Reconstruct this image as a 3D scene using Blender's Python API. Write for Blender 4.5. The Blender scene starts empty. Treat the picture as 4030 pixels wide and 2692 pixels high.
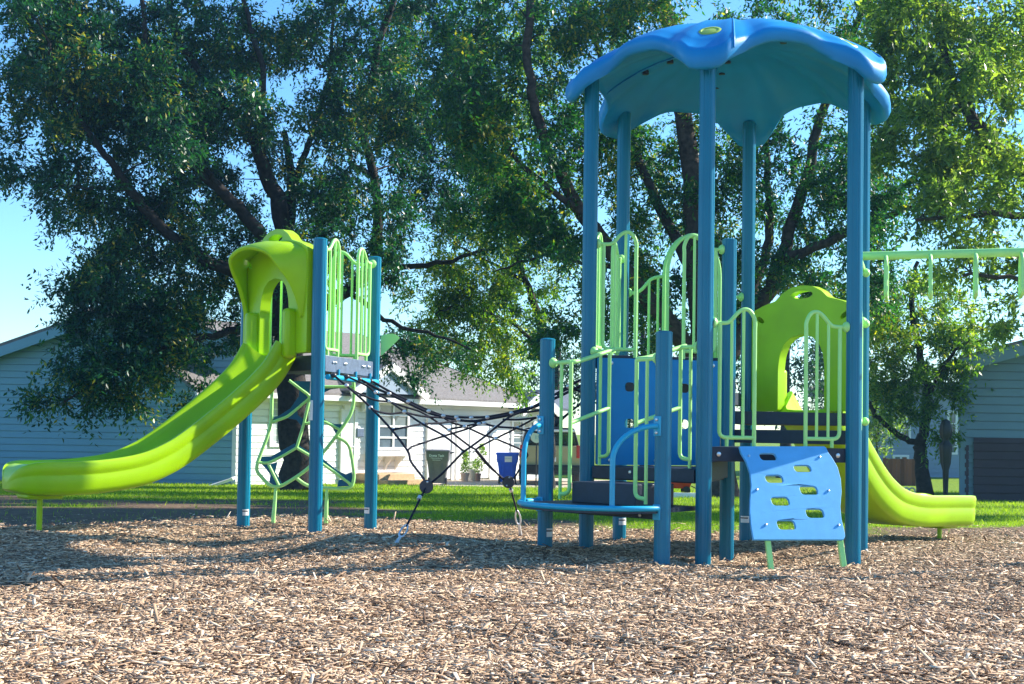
import bpy, bmesh, math, random
import numpy as np
from mathutils import Vector, Matrix, geometry
random.seed(7); rng = np.random.default_rng(11)
R = math.radians
scene = bpy.context.scene
col = scene.collection
V = lambda *a: Vector(a)

# ------------------------------------------------------------------ camera
F_, PITCH, ROLL, PY0, CAMH = 5233.7, .0313, .0147, 1541.3, 1.009
cam_d = bpy.data.cameras.new('camera'); cam = bpy.data.objects.new('camera', cam_d); col.objects.link(cam)
cam_d.sensor_width = 36; cam_d.lens = F_ / 4030 * 36
cam_d.shift_y = (PY0 - 1346) / 4030
cam_d.clip_end = 6000; cam_d.clip_start = .1
rot = Matrix.Rotation(math.pi / 2 + PITCH, 4, 'X') @ Matrix.Rotation(ROLL, 4, 'Z')
cam.matrix_world = Matrix.Translation((0, 0, CAMH)) @ rot
scene.camera = cam
_c, _s = math.cos(ROLL), math.sin(ROLL)
_fwd = V(0, math.cos(PITCH), math.sin(PITCH)); _up = V(0, -math.sin(PITCH), math.cos(PITCH)); _rt = V(1, 0, 0)
CP = V(0, 0, CAMH)
def ray(px, py):
    xr, yr = (px - 2015) / F_, (PY0 - py) / F_
    return _rt * (_c * xr - _s * yr) + _up * (_s * xr + _c * yr) + _fwd
def at(px, py, Y):                       # survey: photo pixel + distance -> world point
    d = ray(px, py); return CP + d * (Y / d.y)
def on_wall(px, py, P0, P1, off=0.0):    # point on the upright plane through P0-P1, moved out towards the viewer
    d = ray(px, py); e = V(P1[0] - P0[0], P1[1] - P0[1], 0).normalized(); n = V(e.y, -e.x, 0)
    p0 = V(P0[0], P0[1], 0) + n * off
    return CP + d * ((p0 - CP).dot(n) / d.dot(n))
def on_plane(px, py, p0, n):
    d = ray(px, py); return CP + d * ((p0 - CP).dot(n) / d.dot(n))
OV = 4030 / 2347.0

# ------------------------------------------------------------------ materials
def new_mat(name):
    m = bpy.data.materials.new(name); m.use_nodes = True
    nt = m.node_tree; b = nt.nodes['Principled BSDF']
    return m, nt, b
def plain(name, c, rough=.5, spec=.5, noise=.12, scale=6, bump=0.0, bscale=60, metal=0, coat=0):
    m, nt, b = new_mat(name)
    b.inputs['Roughness'].default_value = rough
    b.inputs['Specular IOR Level'].default_value = spec
    b.inputs['Metallic'].default_value = metal
    b.inputs['Coat Weight'].default_value = coat
    tc = nt.nodes.new('ShaderNodeTexCoord')
    n = nt.nodes.new('ShaderNodeTexNoise'); n.inputs['Scale'].default_value = scale; n.inputs['Detail'].default_value = 6
    nt.links.new(tc.outputs['Object'], n.inputs['Vector'])
    r = nt.nodes.new('ShaderNodeValToRGB')
    r.color_ramp.elements[0].position = .3; r.color_ramp.elements[1].position = .7
    r.color_ramp.elements[0].color = tuple(max(0, x * (1 - noise)) for x in c) + (1,)
    r.color_ramp.elements[1].color = tuple(min(1, x * (1 + noise)) for x in c) + (1,)
    nt.links.new(n.outputs['Fac'], r.inputs['Fac']); nt.links.new(r.outputs['Color'], b.inputs['Base Color'])
    if bump:
        n2 = nt.nodes.new('ShaderNodeTexNoise'); n2.inputs['Scale'].default_value = bscale; n2.inputs['Detail'].default_value = 4
        nt.links.new(tc.outputs['Object'], n2.inputs['Vector'])
        bp = nt.nodes.new('ShaderNodeBump'); bp.inputs['Strength'].default_value = bump; bp.inputs['Distance'].default_value = .01
        nt.links.new(n2.outputs['Fac'], bp.inputs['Height']); nt.links.new(bp.outputs['Normal'], b.inputs['Normal'])
    return m
def per_piece(name, cols, rough=.8, transl=0.0, clump=None, spec=.3, tint=None, amp=1.5):
    """colour picked per separate piece (leaf, chip, blade)"""
    m, nt, b = new_mat(name)
    b.inputs['Roughness'].default_value = rough; b.inputs['Specular IOR Level'].default_value = spec
    g = nt.nodes.new('ShaderNodeNewGeometry')
    r = nt.nodes.new('ShaderNodeValToRGB'); r.color_ramp.interpolation = 'LINEAR'
    el = r.color_ramp.elements
    while len(el) < len(cols): el.new(.5)
    for e, (p, c) in zip(el, cols): e.position = p; e.color = c + (1,)
    fac = g.outputs['Random Per Island']
    if clump:
        tc = nt.nodes.new('ShaderNodeTexCoord')
        n = nt.nodes.new('ShaderNodeTexNoise'); n.inputs['Scale'].default_value = clump; n.inputs['Detail'].default_value = 2
        nt.links.new(tc.outputs['Object'], n.inputs['Vector'])
        a = nt.nodes.new('ShaderNodeMath'); a.operation = 'MULTIPLY_ADD'
        nt.links.new(n.outputs['Fac'], a.inputs[0]); a.inputs[1].default_value = amp; a.inputs[2].default_value = -amp / 2
        a2 = nt.nodes.new('ShaderNodeMath'); a2.operation = 'ADD'; a2.use_clamp = True
        nt.links.new(fac, a2.inputs[0]); nt.links.new(a.outputs[0], a2.inputs[1]); fac = a2.outputs[0]
    nt.links.new(fac, r.inputs['Fac']); nt.links.new(r.outputs['Color'], b.inputs['Base Color'])
    if transl:
        t = nt.nodes.new('ShaderNodeBsdfTranslucent'); mx = nt.nodes.new('ShaderNodeMixShader'); mx.inputs[0].default_value = transl
        hs = nt.nodes.new('ShaderNodeMix'); hs.data_type = 'RGBA'; hs.blend_type = 'MULTIPLY'; hs.inputs[0].default_value = 1
        nt.links.new(r.outputs['Color'], hs.inputs[6]); hs.inputs[7].default_value = tint or (2.1, 2.4, .7, 1)
        nt.links.new(hs.outputs[2], t.inputs['Color'])
        nt.links.new(b.outputs[0], mx.inputs[1]); nt.links.new(t.outputs[0], mx.inputs[2])
        nt.links.new(mx.outputs[0], nt.nodes['Material Output'].inputs['Surface'])
    return m

M = {}
M['post'] = plain('post_paint', (.001, .165, .275), .28, .35, .06, 3)
M['roof'] = plain('roof_plastic', (.006, .235, .55), .4, .3, .12, 2.2, .05, 90)
M['panel'] = plain('panel_plastic', (.11, .44, .80), .5, .25, .06, 12, .15, 260)
M['lime'] = plain('lime_plastic', (.34, .59, .002), .37, .35, .12, 2.5, .04, 90)
M['mint'] = plain('mint_paint', (.43, .86, .27), .35, .4, .05, 4)
M['rail'] = plain('rail_paint', (.012, .36, .58), .33, .5, .05, 4)
M['deck'] = plain('deck_coating', (.012, .022, .045), .5, .5, .2, 20, .2, 200)
M['deckedge'] = plain('deck_edge', (.09, .13, .2), .45, .5, .2, 20, .1, 200)
M['rope'] = plain('rope_black', (.016, .016, .03), .8, .3, .3, 60, .4, 300)
M['metal'] = plain('galvanised_metal', (.6, .63, .66), .3, .5, .1, 20, metal=1)
M['alu'] = plain('cast_aluminium', (.72, .74, .78), .38, .5, .1, 20, metal=.6)
M['disc'] = plain('disc_plastic', (.035, .03, .04), .4, .5, .2, 20)
M['teal'] = plain('teal_infill', (.004, .12, .24), .5, .4, .08, 8)
M['white'] = plain('white_sticker', (.8, .8, .8), .5, .3, .03)
M['dark'] = plain('dark_print', (.02, .02, .03), .5, .3, .03)
M['yellow'] = plain('medallion_plastic', (.34, .50, .06), .4, .5, .05)
M['conc'] = plain('concrete', (.5, .42, .33), .85, .2, .1, 3, .3, 40)
M['wood'] = plain('tan_wood', (.5, .34, .2), .7, .3, .15, 8, .2, 40)
M['trim'] = plain('white_trim', (.8, .8, .8), .5, .4, .03)
M['glass'] = plain('window_glass', (.11, .15, .18), .06, .6, .2, 3)
M['blind'] = plain('window_blind', (.45, .5, .52), .15, .6, .1, 3)
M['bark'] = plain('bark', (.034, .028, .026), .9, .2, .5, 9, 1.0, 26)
M['barklit'] = plain('bark_lit', (.06, .047, .04), .9, .2, .5, 9, 1.0, 26)  # lighter copy of bark, sunlight put into its colour
M['soil'] = plain('soil', (.17, .12, .085), .95, .1, .4, 2.2, .8, 14)

def siding(name, c, dirt=.05):
    return plain(name, c, .6, .3, dirt, .7, .1, 50)
M['wallwhite'] = siding('white_siding', (.8, .8, .79))
M['wallshadeblue'] = siding('shade_blue_siding', (.19, .37, .50), .07)  # pale boards tinted blue: shade and glare put into the base colour
M['wallteal'] = siding('slate_siding', (.15, .24, .30), .08)
M['walldark'] = siding('brown_siding', (.05, .032, .04), .3)
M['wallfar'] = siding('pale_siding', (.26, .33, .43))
def shingle(name, c):
    m = plain(name, c, .9, .2, .25, 14, .6, 60); return m
M['shingle'] = shingle('shingles', (.19, .175, .165)); M['shingleblue'] = shingle('shingles_slate', (.13, .15, .18))

def ground_mat():
    m, nt, b = new_mat('lawn_ground'); b.inputs['Roughness'].default_value = .95; b.inputs['Specular IOR Level'].default_value = .1
    tc = nt.nodes.new('ShaderNodeTexCoord')
    def noise(s, d=6):
        n = nt.nodes.new('ShaderNodeTexNoise'); n.inputs['Scale'].default_value = s; n.inputs['Detail'].default_value = d
        nt.links.new(tc.outputs['Object'], n.inputs['Vector']); return n
    n1, n2 = noise(14), noise(.5, 3)
    r = nt.nodes.new('ShaderNodeValToRGB'); r.color_ramp.elements[0].color = (.07, .14, .008, 1); r.color_ramp.elements[1].color = (.22, .32, .015, 1)
    r.color_ramp.elements[0].position = .35; r.color_ramp.elements[1].position = .68
    nt.links.new(n1.outputs['Fac'], r.inputs['Fac'])
    # bare soil near the play area, fading out with distance
    sx = nt.nodes.new('ShaderNodeSeparateXYZ'); nt.links.new(tc.outputs['Object'], sx.inputs[0])
    at_ = nt.nodes.new('ShaderNodeAttribute'); at_.attribute_name = 'bare'
    mx = nt.nodes.new('ShaderNodeMix'); mx.data_type = 'RGBA'
    a = nt.nodes.new('ShaderNodeMath'); a.operation = 'MULTIPLY_ADD'; a.use_clamp = True
    nt.links.new(n2.outputs['Fac'], a.inputs[0]); a.inputs[1].default_value = .9; a.inputs[2].default_value = -.45
    ad = nt.nodes.new('ShaderNodeMath'); ad.operation = 'ADD'; ad.use_clamp = True
    nt.links.new(at_.outputs['Fac'], ad.inputs[0]); nt.links.new(a.outputs[0], ad.inputs[1])
    nt.links.new(at_.outputs['Fac'], mx.inputs[0])
    nt.links.new(r.outputs['Color'], mx.inputs[6])
    n3 = noise(9, 8); r3 = nt.nodes.new('ShaderNodeValToRGB'); r3.color_ramp.elements[0].color = (.045, .03, .02, 1); r3.color_ramp.elements[1].color = (.26, .18, .115, 1)
    nt.links.new(n3.outputs['Fac'], r3.inputs['Fac']); nt.links.new(r3.outputs['Color'], mx.inputs[7])
    nt.links.new(mx.outputs[2], b.inputs['Base Color'])
    bp = nt.nodes.new('ShaderNodeBump'); bp.inputs['Strength'].default_value = .8; bp.inputs['Distance'].default_value = .04
    nt.links.new(n1.outputs['Fac'], bp.inputs['Height']); nt.links.new(bp.outputs['Normal'], b.inputs['Normal'])
    return m
M['lawn'] = ground_mat()
def mulch_mat():
    m, nt, b = new_mat('mulch_base'); b.inputs['Roughness'].default_value = .95; b.inputs['Specular IOR Level'].default_value = .1
    tc = nt.nodes.new('ShaderNodeTexCoord'); mp = nt.nodes.new('ShaderNodeMapping')
    nt.links.new(tc.outputs['Object'], mp.inputs['Vector']); mp.inputs['Scale'].default_value = (24, 42, 30)
    v = nt.nodes.new('ShaderNodeTexVoronoi'); v.inputs['Scale'].default_value = 1.3
    nt.links.new(mp.outputs[0], v.inputs['Vector'])
    bw = nt.nodes.new('ShaderNodeSeparateColor'); nt.links.new(v.outputs['Color'], bw.inputs[0])
    r = nt.nodes.new('ShaderNodeValToRGB'); el = r.color_ramp.elements
    el[0].color = (.14, .095, .06, 1); el[1].color = (.58, .45, .30, 1); e = el.new(.5); e.color = (.34, .24, .155, 1)
    nt.links.new(bw.outputs[0], r.inputs['Fac']); nt.links.new(r.outputs['Color'], b.inputs['Base Color'])
    bp = nt.nodes.new('ShaderNodeBump'); bp.inputs['Strength'].default_value = 1; bp.inputs['Distance'].default_value = .02
    nt.links.new(v.outputs['Distance'], bp.inputs['Height']); nt.links.new(bp.outputs['Normal'], b.inputs['Normal'])
    return m
M['mulch'] = mulch_mat()
M['chips'] = per_piece('wood_chips', [(0, (.12, .07, .045)), (.2, (.31, .20, .125)), (.5, (.53, .365, .23)), (.82, (.69, .50, .335)), (1, (.84, .70, .52))], .85, spec=.2, clump=1.1, amp=.5)
M['blades'] = per_piece('grass_blades', [(0, (.08, .16, .006)), (.5, (.18, .29, .010)), (1, (.34, .40, .03))], .6, .35, .25)
LEAFC = [(0, (.008, .055, .03)), (.45, (.018, .10, .032)), (.78, (.045, .15, .022)), (.96, (.11, .21, .02)), (1, (.3, .27, .03))]
M['leaf'] = per_piece('ash_leaves', LEAFC, .42, .38, .55, .5)
M['leafdeep'] = per_piece('deep_leaves', [(0, (.006, .04, .03)), (.5, (.012, .075, .04)), (.85, (.03, .12, .03)), (.97, (.09, .18, .02)), (1, (.28, .24, .03))], .42, .3, .6, .5, tint=(1.8, 2.3, .9, 1))
M['leaflight'] = per_piece('pale_sunlit_leaves', [(0, (.05, .10, .03)), (.5, (.12, .20, .045)), (1, (.26, .32, .07))], .38, .5, .5, .55)  # pale greens; sun and glare on the upper-right crown are put into them
M['leafyellow'] = per_piece('yellow_green_leaves', [(0, (.03, .09, .015)), (.45, (.07, .17, .015)), (.85, (.15, .26, .02)), (1, (.34, .36, .04))], .42, .5, .5, .5, tint=(2.2, 2.2, .5, 1))
M['leafdark'] = per_piece('dark_leaves', [(0, (.008, .035, .02)), (.6, (.02, .065, .022)), (1, (.05, .10, .02))], .45, .3, .5, .4)
M['leafpot'] = per_piece('pot_leaves', [(0, (.1, .2, .02)), (1, (.28, .38, .06))], .5, .3)

# ------------------------------------------------------------------ objects
def tag(o, label=None, cat=None, group=None, kind=None):
    if label: o['label'] = label
    if cat: o['category'] = cat
    if group: o['group'] = group
    if kind: o['kind'] = kind
    return o
def thing(name, loc, label, cat, group=None):
    o = bpy.data.objects.new(name, None); col.objects.link(o); o.location = loc; o.empty_display_size = .2
    return tag(o, label, cat, group)
def root_of(o):
    while o.parent: o = o.parent
    return o
def link_mesh(name, me, parent=None):
    o = bpy.data.objects.new(name, me); col.objects.link(o)
    if parent: o.parent = parent
    return o
class MB:
    def __init__(s): s.v = []; s.f = []
    def add(s, vs, fs):
        k = len(s.v); s.v += [Vector(v) for v in vs]; s.f += [tuple(i + k for i in f) for f in fs]; return s
    def box(s, c, size, ax=None):
        c = Vector(c); ax = ax or (V(1, 0, 0), V(0, 1, 0), V(0, 0, 1)); h = [x / 2 for x in size]
        vs = [c + ax[0] * (h[0] * i) + ax[1] * (h[1] * j) + ax[2] * (h[2] * k) for i in (-1, 1) for j in (-1, 1) for k in (-1, 1)]
        return s.add(vs, [(0, 1, 3, 2), (4, 6, 7, 5), (0, 4, 5, 1), (2, 3, 7, 6), (0, 2, 6, 4), (1, 5, 7, 3)])
    def tube(s, pts, r, seg=10, closed=False):
        pts = [Vector(p) for p in pts]; n = len(pts)
        rs = r if isinstance(r, (list, tuple)) else [r] * n
        t0 = (pts[1] - pts[0]).normalized(); a = t0.orthogonal().normalized()
        vs = []
        for i in range(n):
            if closed: t = pts[(i + 1) % n] - pts[i - 1]
            else: t = pts[min(i + 1, n - 1)] - pts[max(i - 1, 0)]
            t = t.normalized() if t.length > 1e-9 else t0
            a = (a - t * a.dot(t)); a = a.normalized() if a.length > 1e-6 else t.orthogonal().normalized()
            b = t.cross(a)
            for k in range(seg):
                th = 2 * math.pi * k / seg; vs.append(pts[i] + (a * math.cos(th) + b * math.sin(th)) * rs[i])
        fs = []
        m = n if closed else n - 1
        for i in range(m):
            for k in range(seg):
                j = (i + 1) % n
                fs.append((i * seg + k, i * seg + (k + 1) % seg, j * seg + (k + 1) % seg, j * seg + k))
        if not closed: fs += [tuple(range(seg))[::-1], tuple((n - 1) * seg + k for k in range(seg))]
        return s.add(vs, fs)
    def lathe(s, base, prof, seg=24, axis=None, rfun=None):
        base = Vector(base); z = Vector(axis or (0, 0, 1)).normalized(); x = z.orthogonal().normalized() if axis else V(1, 0, 0); y = z.cross(x)
        vs = []
        for r, h in prof:
            for k in range(seg):
                th = 2 * math.pi * k / seg; rr = r * (rfun(th) if rfun else 1)
                vs.append(base + (x * math.cos(th) + y * math.sin(th)) * rr + z * h)
        fs = [(i * seg + k, i * seg + (k + 1) % seg, (i + 1) * seg + (k + 1) % seg, (i + 1) * seg + k) for i in range(len(prof) - 1) for k in range(seg)]
        fs += [tuple(range(seg))[::-1], tuple((len(prof) - 1) * seg + k for k in range(seg))]
        return s.add(vs, fs)
    def ball(s, c, r, seg=12, sc=(1, 1, 1)):
        prof = [(r * math.sin(math.pi * i / 8) + 1e-4, -r * math.cos(math.pi * i / 8)) for i in range(9)]
        m = MB().lathe((0, 0, 0), prof, seg); c = Vector(c)
        return s.add([c + V(v.x * sc[0], v.y * sc[1], v.z * sc[2]) for v in m.v], m.f)
    def plate(s, o, ex, ey, loops, th):
        """flat plate with holes: loops of 2D points, first the outline; th thickness along ex x ey"""
        o, ex, ey = Vector(o), Vector(ex), Vector(ey); n = ex.cross(ey).normalized()
        L = [[V(p[0], p[1], 0) for p in lp] for lp in loops]
        tri = geometry.tessellate_polygon(L); flat = [p for lp in L for p in lp]; N = len(flat)
        P = [o + ex * p.x + ey * p.y for p in flat]
        vs = [p + n * (th / 2) for p in P] + [p - n * (th / 2) for p in P]
        fs = []
        for t in tri:
            a, b, c = (flat[i] for i in t)
            t = t if (b - a).cross(c - a).z > 0 else t[::-1]
            fs.append(tuple(t)); fs.append(tuple(i + N for i in t[::-1]))
        k = 0
        for li, lp in enumerate(L):
            m = len(lp); ar = sum(lp[i].x * lp[(i + 1) % m].y - lp[(i + 1) % m].x * lp[i].y for i in range(m))
            for i in range(m):
                a, b = k + i, k + (i + 1) % m
                q = (a, a + N, b + N, b)
                fs.append(q if (ar > 0) == (li == 0) else q[::-1])
            k += m
        return s.add(vs, fs)
    def loft(s, rows, closed_u=True, caps=True):
        n = len(rows[0]); vs = [p for r in rows for p in r]; fs = []
        for i in range(len(rows) - 1):
            for k in range(n if closed_u else n - 1):
                fs.append((i * n + k, i * n + (k + 1) % n, (i + 1) * n + (k + 1) % n, (i + 1) * n + k))
        if caps and closed_u: fs += [tuple(range(n))[::-1], tuple((len(rows) - 1) * n + k for k in range(n))]
        return s.add(vs, fs)
    def build(s, name, mat, parent=None, smooth=35, bevel=0, solid=0, fix=True):
        me = bpy.data.meshes.new(name); off = root_of(parent).location if parent else V(0, 0, 0)
        me.from_pydata([v - off for v in s.v], [], s.f); me.update()
        if fix:
            bm = bmesh.new(); bm.from_mesh(me); bmesh.ops.recalc_face_normals(bm, faces=bm.faces); bm.to_mesh(me); bm.free()
        me.materials.append(M[mat] if isinstance(mat, str) else mat)
        if smooth:
            me.shade_smooth(); me.set_sharp_from_angle(angle=R(smooth))
        o = link_mesh(name, me, parent)
        if solid:
            q = o.modifiers.new('s', 'SOLIDIFY'); q.thickness = solid; q.offset = 0
        if bevel:
            q = o.modifiers.new('b', 'BEVEL'); q.width = bevel; q.segments = 2; q.limit_method = 'ANGLE'; q.angle_limit = R(40)
        return o
def smooth_path(pts, n=8, closed=False):
    pts = [Vector(p) for p in pts]; out = []; m = len(pts)
    rng_ = range(m if closed else m - 1)
    for i in rng_:
        g = lambda k: pts[k % m] if closed else pts[min(max(k, 0), m - 1)]
        p0, p1, p2, p3 = g(i - 1), g(i), g(i + 1), g(i + 2)
        for j in range(n):
            t = j / n
            out.append(.5 * ((2 * p1) + (p2 - p0) * t + (2 * p0 - 5 * p1 + 4 * p2 - p3) * t * t + (3 * p1 - p0 - 3 * p2 + p3) * t ** 3))
    if not closed: out.append(pts[-1])
    return out
def round_corners(pts, rad, closed=False, n=5):
    """fillet the corners of a polyline (Vectors)"""
    pts = [Vector(p) for p in pts]; m = len(pts); out = []
    for i in range(m):
        if not closed and i in (0, m - 1): out.append(pts[i]); continue
        a, p, b = pts[i - 1], pts[i], pts[(i + 1) % m]
        r = min(rad, (a - p).length * .49, (b - p).length * .49)
        q0, q1 = p + (a - p).normalized() * r, p + (b - p).normalized() * r
        for k in range(n + 1):
            t = k / n; out.append(q0 * (1 - t) ** 2 + p * 2 * t * (1 - t) + q1 * t * t)
    return out
def r2(pts, rad, n=5): return [(p.x, p.y) for p in round_corners([V(a, b, 0) for a, b in pts], rad, True, n)]
def oval(cx, cy, w, h, n=20, tilt=0):
    return [(cx + w / 2 * math.cos(2 * math.pi * k / n), cy + h / 2 * math.sin(2 * math.pi * k / n) + tilt * math.cos(2 * math.pi * k / n)) for k in range(n)]

# ------------------------------------------------------------------ layout of the play structure
HC = V(1.906, 11.728, 0); HR, TH = 1.282, -1.8748
PP = {n: HC + V(HR * math.cos(TH + k * math.pi / 3), HR * math.sin(TH + k * math.pi / 3), 0) for k, n in enumerate('ABCDEF')}
PP['O'] = HC.copy()
n_fa = V(-.736, -.677, 0)
PP['P'] = PP['F'] + n_fa * .4914; PP['Q'] = PP['A'] + n_fa * .4914
LP = {'1': V(-2.612, 13.049, 0), '2': V(-1.768, 12.084, 0), '3': V(-1.396, 13.318, 0)}
# heights of the wood-chip surface read at the feet of the posts
CTRL = [(PP[k], z) for k, z in (('A', -.045), ('B', .0), ('C', -.02), ('D', -.03), ('E', .0), ('F', .0), ('O', -.16), ('P', .07), ('Q', .0))]
CTRL += [(LP['1'], .06), (LP['2'], .07), (LP['3'], .03), (V(-3.9, 11.1, 0), .14), (V(4.57, 14.18, 0), -.09), (V(-2.4, 13.9, 0), .09), (V(-.2, 10.9, 0), .1), (V(-.9, 11.2, 0), .08), (V(4.0, 9.6, 0), .07), (V(.4, 10.0, 0), .02)]
CX = np.array([p.x for p, z in CTRL]); CY = np.array([p.y for p, z in CTRL]); CZ = np.array([z for p, z in CTRL])
def ground(x, y):
    x = np.asarray(x, float); y = np.asarray(y, float)
    base = np.where(y < 14, 0, -.025 * (np.clip(y, 14, 44) - 14))
    w = np.exp(-((x[..., None] - CX) ** 2 + (y[..., None] - CY) ** 2) / (2 * .5 ** 2))
    z = (w * CZ).sum(-1) / (w.sum(-1) + .15)
    near = np.clip((17 - y) / 2, 0, 1)
    wav = .022 * np.sin(1.7 * x + .9 * y) * np.sin(1.1 * y - .6 * x + 1) + .014 * np.sin(3.9 * x + 1.3) * np.sin(4.7 * y + .4 * x) + .009 * np.sin(9.1 * x + 2.2 * y) * np.sin(8.3 * y - 3.1 * x + .7)
    return base + (z + wav) * near + .03 * np.sin(.31 * x + .5) * np.sin(.23 * y) * (1 - near) * np.clip((60 - y) / 20, 0, 1)
def gz(x, y): return float(ground(np.array([x]), np.array([y]))[0])
def mulch_edge(x): return np.interp(x, [-30, -7, -4.4, -3.2, -2.4, -1, 0, 1.5, 3.5, 5, 8, 30], [12.4, 12.5, 12.75, 13.6, 14.3, 14.3, 14.1, 13.95, 14.2, 15.2, 15.8, 16.2])

# ------------------------------------------------------------------ ground
def sheet(name, xs, ys, zfun, mat, attr=None, mask=None):
    X, Y = np.meshgrid(xs, ys); Z = zfun(X, Y); nx, ny = len(xs), len(ys)
    me = bpy.data.meshes.new(name)
    idx = np.arange(nx * ny).reshape(ny, nx)
    q = np.stack([idx[:-1, :-1], idx[:-1, 1:], idx[1:, 1:], idx[1:, :-1]], -1).reshape(-1, 4)
    me.from_pydata(np.stack([X, Y, Z], -1).reshape(-1, 3).tolist(), [], q.tolist())
    if attr is not None:
        a = me.attributes.new('bare', 'FLOAT', 'POINT'); a.data.foreach_set('value', attr(X, Y).ravel().astype(np.float32))
    me.materials.append(M[mat]); me.shade_smooth()
    return link_mesh(name, me)
_wv = np.random.default_rng(5).normal(size=(28, 2)); _wp = np.random.default_rng(6).uniform(0, 6.28, 28); _ws = np.random.default_rng(8).uniform(.6, 4.5, 28)
def rough_noise(X, Y):
    s = 0
    for (a, b), p, k in zip(unit2(_wv), _wp, _ws): s = s + np.sin(k * (a * X + b * Y) + p) / k ** .5
    return s / 4.2
def unit2(a): return a / np.linalg.norm(a, axis=1, keepdims=True)
def bare(X, Y):
    e = mulch_edge(X); d = Y - e
    lim = np.interp(X, [-9, -3, 0, 1.4], [24.0, 23.0, 19.0, 16.2]) + .7 * np.sin(X * 1.3) + .4 * np.sin(X * 3.7 + 1)
    rn = rough_noise(X, Y)
    left = np.clip((1.5 - X) / .8, 0, 1) * np.clip((lim + 1.6 * rn - Y) / 2.6 + .25 * rn, 0, 1)
    right = np.clip((X - 3.6) / .8, 0, 1) * np.clip((1.5 + .3 * np.sin(X * 2.1) - d) / .5, 0, 1)
    return np.clip(np.maximum(np.maximum(left, right), np.clip((.12 - d) / .1, 0, 1)), 0, 1)
xs = np.unique(np.concatenate([np.linspace(-3000, -60, 12), np.linspace(-60, -14, 24), np.linspace(-14, 14, 200), np.linspace(14, 60, 24), np.linspace(60, 3000, 12)]))
ys = np.unique(np.concatenate([np.linspace(-400, 2, 10), np.linspace(2, 20, 130), np.linspace(20, 60, 60), np.linspace(60, 4000, 18)]))
tag(sheet('lawn', xs, ys, lambda X, Y: ground(X, Y) - np.where(Y < mulch_edge(X) - .15, .05, 0), 'lawn', bare), kind='structure')
def mulch_sheet():
    xs = np.linspace(-14, 16, 300); t = np.linspace(0, 1, 160)
    X, T = np.meshgrid(xs, t); Y = 1.5 + (mulch_edge(X) + .06 * np.sin(X * 5) - 1.5) * T
    Z = ground(X, Y) + .012; Z[-1] -= .06
    me = bpy.data.meshes.new('mulch_bed'); ny, nx = X.shape; idx = np.arange(nx * ny).reshape(ny, nx)
    q = np.stack([idx[:-1, :-1], idx[:-1, 1:], idx[1:, 1:], idx[1:, :-1]], -1).reshape(-1, 4)
    me.from_pydata(np.stack([X, Y, Z], -1).reshape(-1, 3).tolist(), [], q.tolist()); me.materials.append(M['mulch']); me.shade_smooth()
    return tag(link_mesh('mulch_bed', me), kind='structure')
mulch_sheet()
def raw_mesh(name, verts, nper, faces, mat, parent=None, off=None):
    """many equal pieces: verts (n, nper, 3), faces list of index tuples (all quads) in one piece"""
    n = len(verts); me = bpy.data.meshes.new(name)
    v = verts.reshape(-1, 3)
    if off is not None: v = v - np.array(off)
    fq = np.array(faces); k = fq.shape[1]
    fi = (fq[None] + (np.arange(n) * nper)[:, None, None]).reshape(-1)
    me.vertices.add(len(v)); me.vertices.foreach_set('co', v.astype(np.float32).ravel())
    me.loops.add(len(fi)); me.loops.foreach_set('vertex_index', fi.astype(np.int32))
    nf = len(fi) // k; me.polygons.add(nf); me.polygons.foreach_set('loop_start', (np.arange(nf) * k).astype(np.int32))
    me.update(calc_edges=True); me.validate()
    me.materials.append(M[mat]); return link_mesh(name, me, parent)
def unit(a): return a / np.maximum(np.linalg.norm(a, axis=-1, keepdims=True), 1e-9)
def chips():
    P = []
    for (y0, y1, dens) in ((4.9, 6.5, 4600), (6.5, 8.5, 3300), (8.5, 11, 2200), (11, 17, 1300)):
        w = .47 * y1 + .4; n = int(dens * (y1 - y0) * 2 * w)
        x = rng.uniform(-w, w, n); y = rng.uniform(y0, y1, n)
        ok = (np.abs(x) < .41 * y + .4) & (y < mulch_edge(x) + .02 + np.where(rng.random(n) < .12, rng.exponential(1.1, n), rng.exponential(.16, n)) - .08); P.append(np.c_[x[ok], y[ok]])
    P = np.concatenate(P); n = len(P)
    L = np.clip(rng.lognormal(-3.72, .62, n), .008, .14) ; W = np.clip(L * rng.uniform(.14, .42, n), .004, .02); T = rng.uniform(.0015, .0045, n)
    yaw = rng.uniform(0, 2 * math.pi, n); pit = rng.normal(0, .1, n); rol = rng.normal(0, .24, n)
    st = rng.random(n) < .05; pit[st] = rng.uniform(-.9, .9, st.sum())
    f = np.stack([np.cos(yaw) * np.cos(pit), np.sin(yaw) * np.cos(pit), np.sin(pit)], -1)
    s0 = np.stack([-np.sin(yaw), np.cos(yaw), 0 * yaw], -1); u0 = np.cross(f, s0)
    s = s0 * np.cos(rol)[:, None] + u0 * np.sin(rol)[:, None]; u = np.cross(f, s)
    z = ground(P[:, 0], P[:, 1]) + .012 + rng.uniform(.002, .015, n) + np.abs(np.sin(pit)) * L * .35
    c = np.c_[P, z]; vs = np.zeros((n, 8, 3)); k = 0
    for a in (-1, 1):
        tw = rng.uniform(.35, 1, n); sk = rng.uniform(-.3, .3, n)
        for b in (-1, 1):
            for d in (-1, 1):
                vs[:, k] = c + f * (a * L / 2 + b * sk * W)[:, None] + s * (b * W / 2 * tw)[:, None] + u * (d * T / 2)[:, None] + u * (np.abs(rng.normal(0, .1, n)) * W)[:, None] * 0
                k += 1
    o = raw_mesh('wood_chips', vs, 8, [(0, 1, 3, 2), (4, 6, 7, 5), (0, 4, 5, 1), (2, 3, 7, 6), (0, 2, 6, 4), (1, 5, 7, 3)], 'chips')
    tag(o, 'loose tan and brown wood chips covering the play area', 'wood chips', kind='stuff')
chips()
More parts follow.
